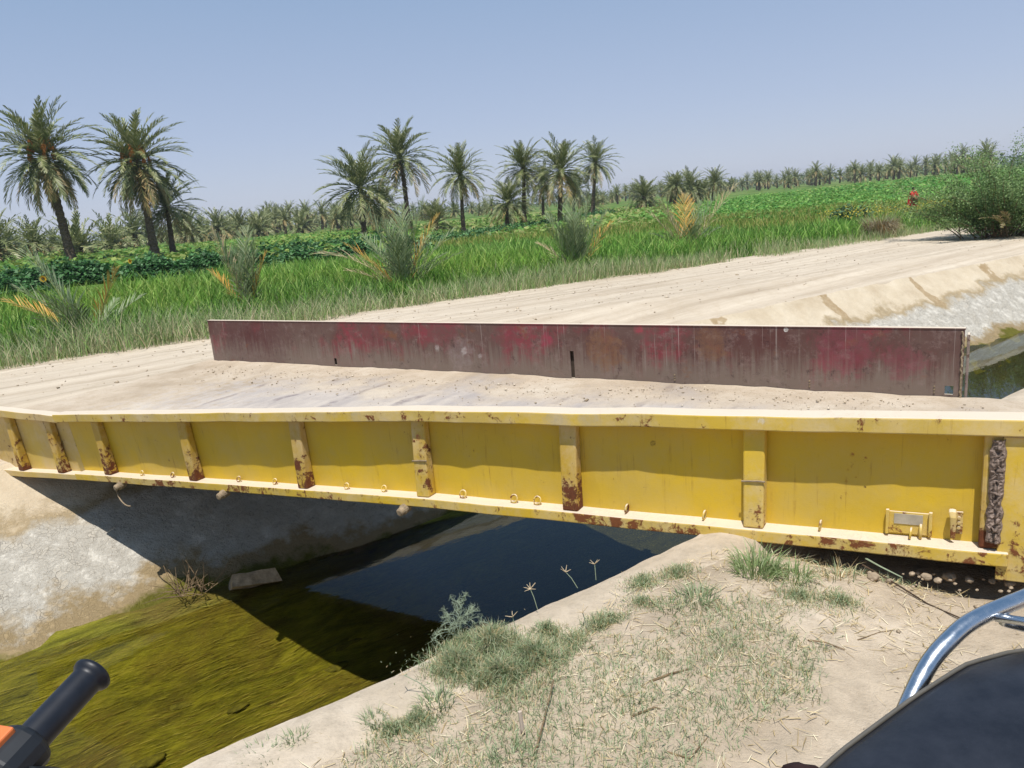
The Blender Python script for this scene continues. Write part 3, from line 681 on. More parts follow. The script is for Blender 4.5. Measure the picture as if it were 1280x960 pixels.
hp.append(hedge(at(1048, 282, -.3), at(1078, 276, -.3), 1.2, .8, 1100, ['4a6a40', '5d7d50', '7d9470', '36522c']))
stuff('sunflower_rows', hp, M_leaf, 'dark leafy sunflower rows between the bright crop and the palms', 'crop')
# the sunflower heads one can pick out
M_petal = plain('sunflower_petal', L('d9a818'), .7, .2, var=.2); M_disc = plain('sunflower_disc', L('5a3c1a'), .9, .1, var=.3); M_stem = plain('green_stem', L('4f7a34'), .8, .2)
def sunflower():
    r = empty('sunflower', (0, 0, 0), '', 'flower', 'sunflowers in bloom')
    b = MB(); b.tube([(0, 0, 0), (.02, 0, .5), (0, -.03, .95)], [.016, .013, .01], 6); b.build('stem', M_stem, r)
    b = MB()
    for k in range(16):
        a = 2*PI*k/16; ca, sa = math.cos(a), math.sin(a); e = .13
        b.add([(ca*.05-sa*.02, -.06, .98+sa*.05+ca*.02), (ca*.05+sa*.02, -.06, .98+sa*.05-ca*.02), (ca*e, -.075, .98+sa*e)], [(0, 1, 2)])
    b.build('petals', M_petal, r)
    b = MB(); b.tube([(0, -.035, .98), (0, -.07, .98), (0, -.078, .98)], [.05, .055, .03], 12); b.build('flower_disc', M_disc, r); return r
sfp = None
for k, (px, py, d_, lab) in enumerate([(54, 348, 20.5, 'small sunflower head among the nearest leafy rows at the far left'), (164, 326, 25, 'bright yellow sunflower standing above the leafy row between the first two tall palm trunks')]):
    p = atd(px, py, d_)
    if k == 0: sfp = sunflower(); r = sfp
    else: r = copy_tree(sfp)
    r.location = (p[0], p[1], p[2]-.67); r.rotation_euler = (0, 0, random.uniform(-.6, .6)); r['label'] = lab
    r.scale = (.68,)*3

# ------------------------------------------------------------------ palms
def frond(az, e0, Lf, droop, K, lw, ll, pal, base=(0, 0, 0), taper=.9, rw=.03, sway=0.):
    """one feather frond: rachis strip + leaflets both sides. returns (V,F,C)"""
    t = np.linspace(0, 1, K+1); ang = e0-droop*t**1.3; st = Lf/K
    ca, sa = math.cos(az), math.sin(az); x = np.cumsum(np.r_[0, np.cos(ang[:-1])*st]); z = np.cumsum(np.r_[0, np.sin(ang[:-1])*st])
    side = np.array([-sa, ca, 0]); fwd = np.stack([np.cos(ang)*ca, np.cos(ang)*sa, np.sin(ang)], 1); up = np.stack([-np.sin(ang)*ca, -np.sin(ang)*sa, np.cos(ang)], 1)
    C0 = np.stack([x*ca, x*sa, z], 1)+np.array(base)+side*(sway*(t**2)*Lf)[:, None]
    parts = []
    w = (rw*(1-.85*t))[:, None]; V = np.stack([C0-side*w, C0+side*w, C0+up*w*.8], 1).reshape(-1, 3); b = np.arange(K)*3
    F = [np.concatenate([np.stack([b+i, b+(i+1) % 3, b+3+(i+1) % 3, b+3+i], 1) for i in range(3)])]
    rc = np.tile(np.array(L('8a9258')), (len(V), 1)); parts.append((V, F, rc))
    idx = np.arange(max(1, int(K*.14)), K+1); n = len(idx)
    for sg in (-1, 1):
        prof = np.sin(np.clip((t[idx]*.92+.10), 0, 1)*PI)**.55*ll*rng.uniform(.8, 1.15, n); a = rng.normal(.78, .14, n)*(1-.45*t[idx]); vv = rng.normal(.35, .18, n)
        d = fwd[idx]*np.cos(a)[:, None]+(side*sg*np.cos(vv)[:, None]+up[idx]*np.sin(vv)[:, None])*np.sin(a)[:, None]
        ww = fwd[idx]*(lw*.5); r = C0[idx]; tip = r+d*prof[:, None]+np.array([0, 0, -1])*(.10*prof)[:, None]; mid = r+d*(prof*.5)[:, None]
        V = np.stack([r-ww*.7, r+ww*.7, mid+ww, tip, mid-ww], 1).reshape(-1, 3); b = np.arange(n)*5
        parts.append((V, [np.stack([b, b+1, b+2, b+4], 1), np.stack([b+4, b+2, b+3], 1)], np.repeat(pick(pal, n, .15), 5, 0)))
    return merge(parts)
PG = ['6f7846', '7f8654', '5f6a3a', '949468', 'a3a278', '686f44']; PD = ['ad9460', 'b89c68', '978456', '80784c']
def crown_mesh(name, nf, Lf, K, lw, ll, dead=.12, low=-.9, seed=0, upright=1.45):
    parts = []
    for i in range(nf):
        q = (i+.5)/nf; az = i*2.39996+random.uniform(-.25, .25); e0 = upright-(upright-low)*q**1.05+random.uniform(-.12, .12)
        lf = Lf*random.uniform(.82, 1.1)*(.86+.14*math.sin(q*PI)); dr = .28+.75*math.cos(e0)*random.uniform(.7, 1.2)+.25*(e0 > .9)
        pal = PD if (q > 1-dead and random.random() < .7) else PG
        parts.append(frond(az, e0, lf, dr, K, lw, ll, pal, base=(.08*math.cos(az), .08*math.sin(az), -.25*q), rw=.035, sway=random.uniform(-.08, .08)))
    V, F, C = merge(parts); return mesh_np(name, V, F, M_palm, cols=C)
def trunk_mesh(name, h, r0, r1, bend=.0, flare=True):
    b = MB(); K = int(h*5); pts = []; rr = []
    for i in range(K+1):
        t = i/K; pts.append((bend*math.sin(t*PI*.5)**2, bend*.3*math.sin(t*PI), h*t)); r = r0+(r1-r0)*t
        if flare: r *= 1+.35*math.exp(-t*h*1.5)+.22*float(sm(.86, 1, t))
        rr.append(r*(1+.09*((i % 2)*2-1)+.05*random.uniform(-1, 1)))
    b.tube(pts, rr, 10); me = mesh_np(name, b.v, b.f, M_bark); return me, pts[-1]
M_date = plain('date_cluster', L('b8732c'), .6, .3, var=.35, scale=30)
def dates_mesh():
    b = MB()
    for q in range(26):
        f = random.uniform(.2, 1); x, y = .3+.35*f+random.uniform(-.1, .1), random.uniform(-.12, .12); z = .35-.75*f*f+random.uniform(-.1, .1)
        b.tube([(x*.95, y, z+.12), (x, y, z+.05), (x, y, z-.08), (x, y, z-.14)], [.02, .05, .05, .02], 5)
    return mesh_np('date_bunch', b.v, b.f, M_date)
CR = {}
for i in range(4): CR['tall', i] = crown_mesh('palm_crown', 90, 2.9, 30, .085, .5, .22, -1.2, i)
for i in range(3): CR['mid', i] = crown_mesh('palm_crown', 56, 2.35, 24, .075, .48, .18, -.85, i)
DATES = dates_mesh()
def palm(px, py, h_px, h, crown, cs, lean, label, base_z_=0., dates=False, rz=None, r=.2, bend=.2):
    """palm whose foot is seen at pixel (px,py); lean = sideways lean angle"""
    p = at(px, py, base_z_); t = empty('date_palm', (p[0], p[1], base_z_-.1), label, 'palm tree', 'tall date palms in the fields')
    me, top = trunk_mesh('palm_trunk', h, r, r*.72, bend); obj('trunk', me, t)
    c = obj('crown', CR[crown], t, top); c.scale = (cs,)*3; c.rotation_euler = (0, 0, random.uniform(0, 6))
    if dates:
        for k in range(6): d_ = obj('date_bunch', DATES, c); d_.location = (0, 0, .1); d_.rotation_euler = (0, 0, k*1.05+random.uniform(-.3, .3)); d_['kind'] = 'stuff'
    t.rotation_euler = (0, lean, 0)
    return t
# distance d = 960*1.5/(py-horizon); heights follow from the photo
palm(92, 331, 0, 7.36, ('tall', 0), 1.42, -.09, 'tallest date palm at the far left, leaning left with orange date bunches', dates=True, r=.30)
palm(195, 321, 0, 6.74, ('tall', 1), 1.42, -.05, 'tall date palm second from the left, drooping skirt of fronds and orange dates', dates=True, r=.28)
palm(217, 318, 0, 3.64, ('mid', 0), 1.40, -.03, 'shorter palm close behind the right side of the second tall palm', r=.2)
palm(456, 293, 0, 4.39, ('mid', 1), 2.00, -.03, 'dense round-crowned palm left of the tallest middle palm, leaning slightly left', r=.23)
palm(480, 287, 0, 2.78, ('mid', 2), 1.56, -.0, 'small palm between the dense round palm and the tallest middle palm', r=.2)
palm(513, 287, 0, 6.85, ('mid', 0), 1.78, -.06, 'tallest palm of the middle group, a bare dark trunk leaning left', r=.24)
palm(545, 285, 0, 0.64, ('mid', 1), 1.24, 0, 'low bushy palm with hardly any trunk, right of the tallest middle palm', r=.25, bend=0)
palm(580, 290, 0, 3.91, ('mid', 2), 1.02, -.03, 'slim single palm standing alone in the middle of the field', r=.14)
palm(634, 283, 0, 1.82, ('mid', 0), 1.00, .02, 'low dark palm at the left foot of the right-hand cluster', r=.16)
palm(656, 280, 0, 4.28, ('mid', 1), 1.13, .0, 'left tall palm of the right-hand cluster with a rough brown trunk', r=.17)
palm(679, 268, 0, 3.85, ('mid', 2), 1.40, .02, 'thin palm half hidden between the two tall palms of the right-hand cluster', r=.17)
palm(700, 277, 0, 3.85, ('mid', 0), 1.27, .03, 'fullest palm of the right-hand cluster with a broad shaggy crown', r=.17)
palm(717, 265, 0, 2.78, ('mid', 1), 1.29, .03, 'short palm tucked behind the fullest palm of the cluster', r=.16)
palm(741, 266, 0, 5.14, ('mid', 2), 1.24, .07, 'rightmost tall palm of the cluster, standing upright', r=.2)
palm(742, 264, 0, 0.64, ('mid', 0), 0.81, .05, 'small leafy palm at the foot of the rightmost tall palm', r=.16, bend=0)
palm(805, 259, 0, 1.39, ('mid', 1), 1.35, .05, 'pale broad palm right of the cluster with a dark stubby trunk', -.1, r=.3, bend=0)
for k, (px, py, h, cs, lab) in enumerate([(838, 254, 3.6, .85, 'slim dark palm first right of the pale broad palm'), (843, 256, 3.9, .7, 'second slim palm right of the pale broad palm, its trunk close beside the first'), (859, 253, 3.4, 1.0, 'round-headed palm in the small row before the far grove'),
        (868, 252, 2.2, .7, 'low palm in the gap of the small row before the far grove'), (877, 250, 2.4, .75, 'yellowish low palm in the small row before the far grove'), (891, 250, 3.8, .85, 'dark upright palm ending the small row before the far grove')]):
    palm(px, py, 0, h*.68, ('mid', k % 3), cs*1.35, .06, lab, -.2, r=.2)

# short palms and groves
def small_palm_mesh(i, nf, K, Lf, hgt):
    parts = []
    for q in range(nf):
        f = (q+.5)/nf; az = q*2.39996; e0 = 1.45-2.0*f+random.uniform(-.15, .15)
        parts.append(frond(az, e0, Lf*random.uniform(.85, 1.1), .5+.6*math.cos(e0), K, .22, .6, PG if f < .85 else PD, base=(0, 0, hgt), rw=.05))
    V, F, C = merge(parts); nv = len(V)
    b = MB(); b.tube([(0, 0, 0), (0, 0, hgt*.5), (0, 0, hgt)], [.3, .24, .27], 7)
    F2 = np.array([f for f in b.f if len(f) == 4])+nv; quads = [f for f in F]
    for k in range(len(quads)):
        if quads[k].shape[1] == 4: nq = len(quads[k]); quads[k] = np.concatenate([quads[k], F2]); qi = k
    mi = []
    for k, f in enumerate(quads): m = np.zeros(len(f)); m[nq:] = 1 if k == qi else 0; mi.append(m)
    V = np.concatenate([V, np.array(b.v)]); C = np.concatenate([C, np.tile([.1, .09, .07], (len(b.v), 1))])
    return mesh_np('grove_palm', V, quads, [M_palm, M_bark], cols=C, midx=np.concatenate(mi))
GP = [small_palm_mesh(0, 40, 11, 3.2, .7), small_palm_mesh(1, 40, 11, 3.2, 1.5), small_palm_mesh(2, 34, 9, 2.9, 2.6), small_palm_mesh(3, 32, 8, 2.7, 3.6)]
def grove(px, d_, kind, s, label, group, gz=-.1):
    hor = 310-.085*px; p = atd(px, hor, d_)
    o = obj('grove_palm', GP[kind], None, (p[0], p[1], gz)); o.scale = (s,)*3; o.rotation_euler = (random.uniform(-.06, .06), random.uniform(-.06, .06), random.uniform(0, 6)); return tag(o, label, 'palm tree', group)
near_labels = [(-5, 75, 1, 1.15, 'dark short palm cut by the left picture edge'), (42, 88, 1, 1.1, 'short spreading palm left of the first tall trunk'), (98, 84, 0, 1.3, 'low palm directly right of the first tall trunk'), (138, 96, 0, 1.3, 'low palm with orange lower fronds before the second tall trunk'),
    (168, 105, 1, 1.25, 'short full palm just left of the second tall trunk'), (238, 112, 1, 1.15, 'short palm under the small palm right of the second tall trunk'), (272, 116, 1, 1.15, 'short round palm with a pale crown right of the left palm group'), (300, 120, 1, 1.1, 'stocky palm in the left grove beside the pale-crowned one'), (322, 118, 0, 1.2, 'low dark palm above the sunflower row on the left'), (376, 128, 0, 1.15, 'low brownish palm in the left grove near the middle')]
for a in near_labels: grove(a[0], a[1], a[2], a[3], a[4], 'short palms at the edge of the left grove')
for k in range(70):
    px = random.uniform(-40, 470); grove(px, random.uniform(120, 200), random.choice([0, 1, 1, 2]), random.uniform(.75, 1.2), 'palm of the dense left grove behind the sunflower rows', 'palms of the left grove')
for k in range(34):
    px = random.uniform(330, 470); grove(px, random.uniform(150, 220), random.choice([2, 2, 3]), random.uniform(.8, 1.2), 'palm of the dense left grove behind the sunflower rows', 'palms of the left grove')
for k in range(46):
    px = random.uniform(470, 800); grove(px, random.uniform(170, 260), random.choice([0, 1, 2]), random.uniform(.6, 1.0), 'distant palm on the skyline behind the middle palms', 'distant palms behind the middle group', -.3)
for k in range(120):
    px = random.uniform(780, 1240); f = (px-780)/460; grove(px, random.uniform(230, 310)-60*f, random.choice([2, 2, 3, 1]), random.uniform(.75, 1.1), 'palm of the long far grove along the right skyline', 'palms of the right grove', -.3+.2*f)

# the far-off wood behind, one mass
PX = rng.uniform(-300, 1500, 15000); cl = np.round(PX/11)*11+rng.normal(0, 3.2, len(PX)); dd = rng.uniform(330, 420, len(PX))
hgt = 3.6+1.5*cheap_noise(cl*.09, cl*0, 61)+.6*np.sin(cl*1.7)
FP = np.array([atd(x, 310-.085*x, d) for x, d in zip(cl, dd)]); FP[:, 2] = -.3+hgt*rng.uniform(.02, 1, len(PX))**.75
stuff('far_wood', [leaves(FP, rng.uniform(.8, 1.6, len(PX)), pick(['4a5c3c', '3f5034', '58684a', '626e50', '34442c'], len(PX)), .6)], M_leaf, 'far-off palm wood closing the horizon behind the groves', 'wood')
# ------------------------------------------------------------------ young palms on the verge
def shoot(px, py, fr, label, gz=None):
    p = at(px, py, -.02); p = at(px, py, ground_z(p)); t = empty('palm_shoot', p, label, 'young palm', 'young palms along the road verge')
    for dry in (0, 1):
        parts = [frond(az, e0, Lf, dr, 30, .034, .40*Lf/1.2, (['a08e4a', 'c09442', 'cfa658'] if d_ == 1 else ['c4b28c', 'b5a278', 'd0c09a']) if d_ else ['7a8a60', '8a9870', '97a27c', '66784e'], rw=.018, base=(.03*math.cos(az), .03*math.sin(az), 0), sway=random.uniform(-.1, .1)) for (az, e0, Lf, dr, d_) in [(f_[0]+dj, f_[1]+dj*.3, f_[2]*1.32*(1-abs(dj)*.4), f_[3], f_[4]) for f_ in fr for dj in ((0, .45) if f_[4] == 0 else (0,))] if bool(d_) == bool(dry)]
        if parts:
            V, F, C = merge(parts); obj('dry_fronds' if dry else 'green_fronds', mesh_np('fronds', V, F, M_palm, cols=C), t)
    return t
RX = 0.0; LX = PI
shoot(118, 432, [(LX, 1.2, 1.3, .25, 0), (LX+.2, 1.0, 1.0, .3, 0), (LX-.1, .75, 1.1, .4, 1), (RX, 1.25, .95, .3, 1), (LX+1, .8, .7, .4, 0), (RX+.7, .9, .8, .5, 0), (LX+.3, .55, .7, .3, 0), (4.5, 1.0, .8, .5, 0)], 'ragged young palm shoot at the far left verge with a long leaning grey-green frond')
shoot(313, 396, [(LX, 1.35, 1.25, .1, 2), (LX+.3, 1.42, 1.15, .15, 0), (RX, 1.4, 1.05, .12, 0), (RX+.4, 1.3, .9, .2, 1), (1.5, 1.45, 1.2, .2, 0), (LX, 1.1, .8, .3, 1)], 'narrow upright palm shoot behind the left end of the maroon beam')
shoot(505, 368, [(LX, .95, 1.15, .3, 1), (LX+.2, .9, 1.5, .9, 2), (RX, 1.35, 1.5, .2, 0), (LX, 1.35, 1.45, .2, 0), (1.5, 1.4, 1.4, .3, 0), (RX+.3, .95, 1.3, .4, 0), (RX-.2, .75, 1.1, .5, 0), (4.7, 1.2, 1.1, .4, 0), (LX+.6, .7, 1.0, .5, 2), (.4, 1.15, 1.35, .3, 1), (2.4, 1.1, 1.2, .4, 0)], 'biggest verge palm shoot with arching tan dead fronds on its left')
shoot(722, 345, [(LX, 1.3, 1.3, .2, 0), (RX, 1.2, 1.2, .3, 0), (1.5, 1.45, 1.3, .1, 0), (LX+.5, 1.1, 1.1, .3, 0), (RX+.3, 1.0, 1.1, .3, 1), (4.7, 1.3, 1.0, .3, 0), (2.6, 1.2, 1.2, .2, 0), (RX, 1.4, 1.3, .1, 0), (LX-.3, .9, .9, .4, 2)], 'bushy grey-green palm shoot above the middle of the maroon beam')
shoot(858, 318, [(LX, 1.0, 1.25, .3, 2), (LX+.3, 1.2, 1.3, .3, 2), (RX, .95, 1.7, .1, 2), (RX+.2, 1.1, 1.4, .1, 0), (1.5, 1.3, 1.3, .2, 1), (1.2, 1.25, 1.2, .2, 1), (LX, .8, .9, .5, 0), (4.7, 1.0, .9, .5, 0), (RX-.3, .8, .9, .4, 0), (LX-.3, 1.3, 1.1, .3, 2)], 'dry V-shaped palm shoot with pale fronds spreading left and right')
# dead thatch hump and the big shrub at the right
p = at(1100, 300, -.25); p = at(1100, 298, ground_z(p)); t = empty('dead_grass_clump', p, 'grey hump of dead grass drooping over a rusty hollow beside the road', 'dry grass')
N = 2600; a = rng.uniform(0, 2*PI, N); r_ = np.sqrt(rng.uniform(0, 1, N))*.38; P3 = np.c_[r_*np.cos(a), r_*np.sin(a), np.zeros(N)]
V, F, C = blades(P3, rng.uniform(.4, .85, N), rng.uniform(.008, .016, N), pick(['b5ab90', 'a39a80', '9a8a68', 'c4baa0', '8a8460', '8a6a38'], N), .22, dirs=a, curl=1.6); obj('dead_grass', mesh_np('dead_grass', V, F, M_straw, cols=C), t)
def shrub(px, py, label):
    p = at(px, py, -.25); p = at(px, py, ground_z(p)); t = empty('thorn_shrub', p, label, 'shrub')
    st = MB(); LP = []
    for k in range(110):
        az = random.uniform(0, 2*PI); rr = random.uniform(0, .95); x, y, z = rr*math.cos(az), rr*.7*math.sin(az), 0
        e = random.uniform(.55, 1.45); Ls = random.uniform(1.2, 2.35); az2 = az+random.uniform(-.6, .6); pts = []; n = 16
        for i in range(n+1):
            pts.append((x, y, z)); e2 = e-(.55*(i/n)**1.5)*(1.5-e+.4)+random.uniform(-.12, .12); az2 += random.uniform(-.18, .18)
            x += math.cos(e2)*math.cos(az2)*Ls/n; y += math.cos(e2)*math.sin(az2)*Ls/n; z += math.sin(e2)*Ls/n
            if i > 2:
                LP += [(x+random.gauss(0, .09), y+random.gauss(0, .09), z+random.gauss(0, .09)) for _ in range(40)]
        st.tube(pts, [.014*(1-.8*i/n) for i in range(n+1)], 4, caps=False)
    st.build('stems', M_wood, t)
    LP = np.array(LP); N = len(LP); V, F, C = leaves(LP, rng.uniform(.022, .055, N), pick(['6a8450', '7a9458', '5d7844', '86a064', '566e3e', '90a672'], N, .22), .7)
    obj('foliage', mesh_np('foliage', V, F, M_leaf, cols=C), t)
    parts = [frond(LX+random.uniform(-1.2, 1.2) if q < 7 else random.uniform(-.5, .5), random.uniform(.2, 1.2), random.uniform(.6, 1.0), .6, 16, .02, .2, ['c9b892', 'b5a27a', 'a8946a'], base=((-.45 if q < 5 else .35)+random.uniform(-.15, .15), -.85, .35), rw=.012) for q in range(12)]
    V, F, C = merge(parts); obj('dead_fronds', mesh_np('dead_fronds', V, F, M_straw, cols=C), t); return t
shrub(1250, 296, 'large feathery green shrub with dead fronds at its foot at the right verge end')
sb = shrub(1330, 285, 'second feathery green shrub behind the large one, cut by the right picture edge')

# ------------------------------------------------------------------ person crouching among the crops
def skinned(name, verts, edges, rad, mat, parent, root=0, sub=2):
    me = bpy.data.meshes.new(name); me.from_pydata(verts, edges, []); me.materials.append(mat.m)
    o = obj(name, me, parent); m1 = o.modifiers.new('skin', 'SKIN'); m1.use_smooth_shade = True
    for i, r in enumerate(rad): me.skin_vertices[0].data[i].radius = (r, r) if not isinstance(r, tuple) else r
    me.skin_vertices[0].data[root].use_root = True
    s_ = o.modifiers.new('sub', 'SUBSURF'); s_.levels = s_.render_levels = sub; return o
M_skin = plain('skin', L('8a5f45'), .6, .3, var=.1); M_red = plain('red_cloth', L('d8323c'), .85, .1, var=.12); M_scarf = plain('dark_scarf', L('2c2426'), .9, .1)
pp = atd(1139, 259, 33); person = empty('person', pp, 'person in a red garment and dark head covering, stooping in the green field', 'person')
person.rotation_euler = (0, 0, .5); person.scale = (.7, .7, .76)
skinned('body', [(0, 0, .34), (0, -.04, .55), (0, -.10, .70), (0, -.12, .80), (0, -.13, .90), (.16, -.10, .70), (.22, -.22, .52), (.16, -.38, .38), (-.16, -.10, .70), (-.22, -.22, .52), (-.16, -.38, .38), (.13, -.28, .40), (.14, -.12, .08), (.14, -.26, .04), (-.13, -.28, .40), (-.14, -.12, .08), (-.14, -.26, .04)],
    [(0, 1), (1, 2), (2, 3), (3, 4), (2, 5), (5, 6), (6, 7), (2, 8), (8, 9), (9, 10), (0, 11), (11, 12), (12, 13), (0, 14), (14, 15), (15, 16)],
    [.14, .13, .12, .06, .095, .06, .05, .035, .06, .05, .035, .085, .06, .04, .085, .06, .04], M_skin, person)
skinned('robe', [(0, .02, .05), (0, 0, .34), (0, -.05, .56), (0, -.10, .73), (.17, -.10, .70), (.23, -.22, .53), (-.17, -.10, .70), (-.23, -.22, .53)], [(0, 1), (1, 2), (2, 3), (3, 4), (4, 5), (3, 6), (6, 7)], [.24, .20, .16, .11, .08, .065, .08, .065], M_red, person, 1)
skinned('head_scarf', [(0, -.10, .80), (0, -.11, .90), (0, -.10, .97)], [(0, 1), (1, 2)], [.085, .112, .06], M_scarf, person)
# ------------------------------------------------------------------ near bank: grass, litter, plants
GRN = ['9fac86', '8fa076', 'adb694', '80946a', 'b8b896']; STR = ['c9b68c', 'd4c4a0', 'b8a478', 'a8946c']
def on_near(P):
    return np.array([near_z(*un(q)) for q in P])
def bridge_clear(P):
    d = P-G0; o = d@ND; return o < -.02
N = 260000; P = unp(rng.uniform(-1.2, 4.6, N), rng.uniform(-.9, 2.12, N)); f = cheap_noise(P[:, 0]*2.6, P[:, 1]*2.6, 41)+.5*cheap_noise(P[:, 0]*8, P[:, 1]*8, 42)+.25
n_ = P@EN; u_ = P@EU; dens = f+.15+.85*np.exp(-((u_-1.7)/.75)**2-((n_-1.55)/.4)**2)+.3*np.exp(-((n_-1.6)/.35)**2)-.55*sm(1.5, 2.6, P[:, 0]-.1*P[:, 1])-.45*sm(1.55, 1.0, n_)
k = (dens + .35*cheap_noise(P[:, 0]*1.2, P[:, 1]*1.2, 77) + .3*cheap_noise(P[:, 0]*17, P[:, 1]*17, 78) > rng.uniform(.45, .95, N)) & bridge_clear(P) & (n_ < 1.98+.12*cheap_noise(u_*3, u_*0, 8)); P = P[k]; N = len(P); P3 = np.c_[P, on_near(P)-.004]
gc = [blades(P3, rng.uniform(.015, .055, N), rng.uniform(.0018, .0036, N), pick(GRN+GRN+STR[:2], N), .75, curl=.9)]
stuff('short_grass', gc, M_leaf, 'sparse short grey-green grass on the dusty near bank', 'grass')
N = 42000; P = unp(rng.uniform(-1.2, 5.2, N), rng.uniform(-.9, 2.02, N)); f = cheap_noise(P[:, 0]*2.2, P[:, 1]*2.2, 51)+.6*cheap_noise(P[:, 0]*7, P[:, 1]*7, 52); n_ = P@EN
k = (1.5*f+.5*sm(1.0, 1.6, n_)-.35*sm(1.6, 2.6, P[:, 0]) > rng.uniform(-.1, .9, N)) & bridge_clear(P); P = P[k]; N = len(P); P3 = np.c_[P, on_near(P)+.004]
V, F, C = blades(P3, rng.uniform(.012, .075, N)**1.0, rng.uniform(.0018, .0042, N), pick(STR+['9a8660', 'e0d4b4'], N), .06, curl=.25)
# lay the straw flat: swing each blade down about its root
Vr = V.reshape(-1, 5, 3); rt = np.repeat(P3[:, None, :], 5, 1); dl = Vr-rt; az = rng.uniform(0, 2*PI, N); tl = rng.uniform(0, .22, N)
hz_ = dl[:, :, 2]; side = np.stack([-np.sin(az), np.cos(az)], 1); wid = dl[:, :, 0]*0
sgn = np.tile(np.array([-.8, .8, -.75, .75, 0]), (N, 1))*.0009
Vr2 = np.stack([rt[:, :, 0]+hz_*np.cos(az)[:, None]*np.cos(tl)[:, None]+side[:, 0:1]*sgn+dl[:, :, 0]*.6, rt[:, :, 1]+hz_*np.sin(az)[:, None]*np.cos(tl)[:, None]+side[:, 1:2]*sgn+dl[:, :, 1]*.6, rt[:, :, 2]+hz_*np.sin(tl)[:, None]], 2)
stuff('straw_litter', [(Vr2.reshape(-1, 3), F, C)], M_straw, 'dry straw and dead grass stalks scattered over the dusty near bank', 'straw')
def tuft(px, py, nb, rad, h, pal, label, name='grass_tuft', lean=.5, w=.005, group='grass tufts on the near bank', cat='grass tuft', curl=.8):
    p = at(px, py, 0.0); z = ground_z(p); p = at(px, py, z if z > -.5 else 0)
    a = rng.uniform(0, 2*PI, nb); r_ = rad*np.sqrt(rng.uniform(0, 1, nb))*.7; P3 = np.c_[r_*np.cos(a), r_*np.sin(a), np.zeros(nb)-.005]
    V, F, C = blades(P3, rng.uniform(.45, 1.1, nb)*h, rng.uniform(.6, 1.2, nb)*w, pick(pal, nb), lean, dirs=a+rng.normal(0, .6, nb), curl=curl)
    o = obj(name, mesh_np(name, V, F, M_leaf, cols=C), None, p); return tag(o, label, cat, group)
def mound(px, py, blobs, label, h, nb):
    p = at(px, py, .0); p = at(px, py, ground_z(p)); vs = []
    for (dx, dy, r, f) in blobs:
        n_ = int(nb*f); a = rng.uniform(0, 2*PI, n_); q = np.abs(rng.normal(0, .52, n_)); x, y = dx+r*q*np.cos(a), dy+r*.85*q*np.sin(a)
        cl = cheap_noise((x+p[0])*11, (y+p[1])*11, 91); keep = (cl > -.55-.4*(1-q)); x, y, q, cl = x[keep], y[keep], q[keep], cl[keep]; n_ = len(x)
        gz = np.array([near_z(*un((p[0]+u1, p[1]+v1))) for u1, v1 in zip(x, y)])-p[2]
        qq = np.clip(1-q*.75, .12, 1); P3 = np.c_[x, y, gz+qq*rng.uniform(0, .55, n_)*h*(.8+.5*cl)-.004]
        cc = pick(GRN*2+['5d7048', '7a8c62']+STR[:3], n_, .22); vs.append(blades(P3, rng.uniform(.35, 1.1, n_)*h*qq, rng.uniform(.0016, .0032, n_), cc, .85, curl=1.0))
    V, F, C = merge(vs); return tag(obj('grass_clump', mesh_np('grass_clump', V, F, M_leaf, cols=C), None, p), label, 'grass clump', 'grass clumps on the near bank')
mound(628, 850, [(0, 0, .20, .3), (-.15, .08, .17, .2), (.10, .08, .20, .25), (-.03, .17, .18, .25)], 'largest dense grey-green grass clump in the middle of the near bank edge', .10, 17000)
mound(715, 805, [(0, 0, .15, .4), (.11, .07, .14, .3), (-.08, .08, .11, .3)], 'smaller dense clump joined to the right of the largest grass clump', .06, 3500)
mound(580, 812, [(0, 0, .10, .5), (.08, .04, .10, .5)], 'low pale clump between the thorny plant and the largest grass clump', .055, 3000)
mound(765, 775, [(0, 0, .12, .5), (.12, .08, .10, .5)], 'flat straw-mixed clump near the dirt hump above the largest clump', .04, 1300)
mound(1000, 748, [(0, 0, .15, .5), (.14, -.02, .12, .5)], 'flat green mat between the beam and the bare dust', .04, 2600)
mound(845, 716, [(0, 0, .13, .5), (-.14, -.05, .12, .5)], 'straggly grass over the dirt hump beside the blue water', .05, 2200)
mound(520, 905, [(0, 0, .13, .6), (-.07, -.03, .12, .4)], 'ragged mat at the lower left foot of the largest clump', .05, 2600)
T_ = GRN+['6d8054', '5d7048']
tuft(945, 715, 260, .11, .13, ['8a9c68', '7a9058', 'a0ac80', '94a474'], 'long-bladed green tuft against the dark gap under the yellow beam', lean=.7, w=.006)
tuft(990, 722, 140, .09, .09, ['8a9c68', '7a9058', 'a0ac80'], 'ragged green tuft right of the long-bladed tuft by the beam', lean=.8, w=.005)
tuft(870, 752, 240, .10, .085, T_, 'dark green tuft left of the long-bladed tuft by the beam', lean=.8, w=.0042)
tuft(835, 762, 150, .08, .06, T_, 'small tuft touching the left side of the dark green tuft', lean=.9, w=.004)
tuft(1048, 722, 60, .09, .10, GRN+STR, 'pale stalky tuft beside the stones under the beam', lean=.8, w=.005)
tuft(468, 905, 90, .05, .06, GRN, 'small upright tuft left of the largest clump, by the concrete edge', lean=.5, w=.004)
tuft(545, 885, 160, .08, .07, T_, 'leaning tuft at the lower left foot of the largest clump', lean=.7, w=.004)
tuft(372, 925, 90, .05, .05, GRN, 'small green tuft on the lower canal edge', lean=.6, w=.004)
tuft(905, 800, 130, .07, .04, GRN, 'low tuft on the bare dust below the long-bladed tuft', lean=.9, w=.0036)
tuft(640, 945, 150, .09, .045, T_, 'low tuft at the bottom edge below the charred peg', lean=.8, w=.004)
tuft(790, 870, 140, .10, .04, GRN, 'low spreading tuft right of the charred peg', lean=1.0, w=.0036)
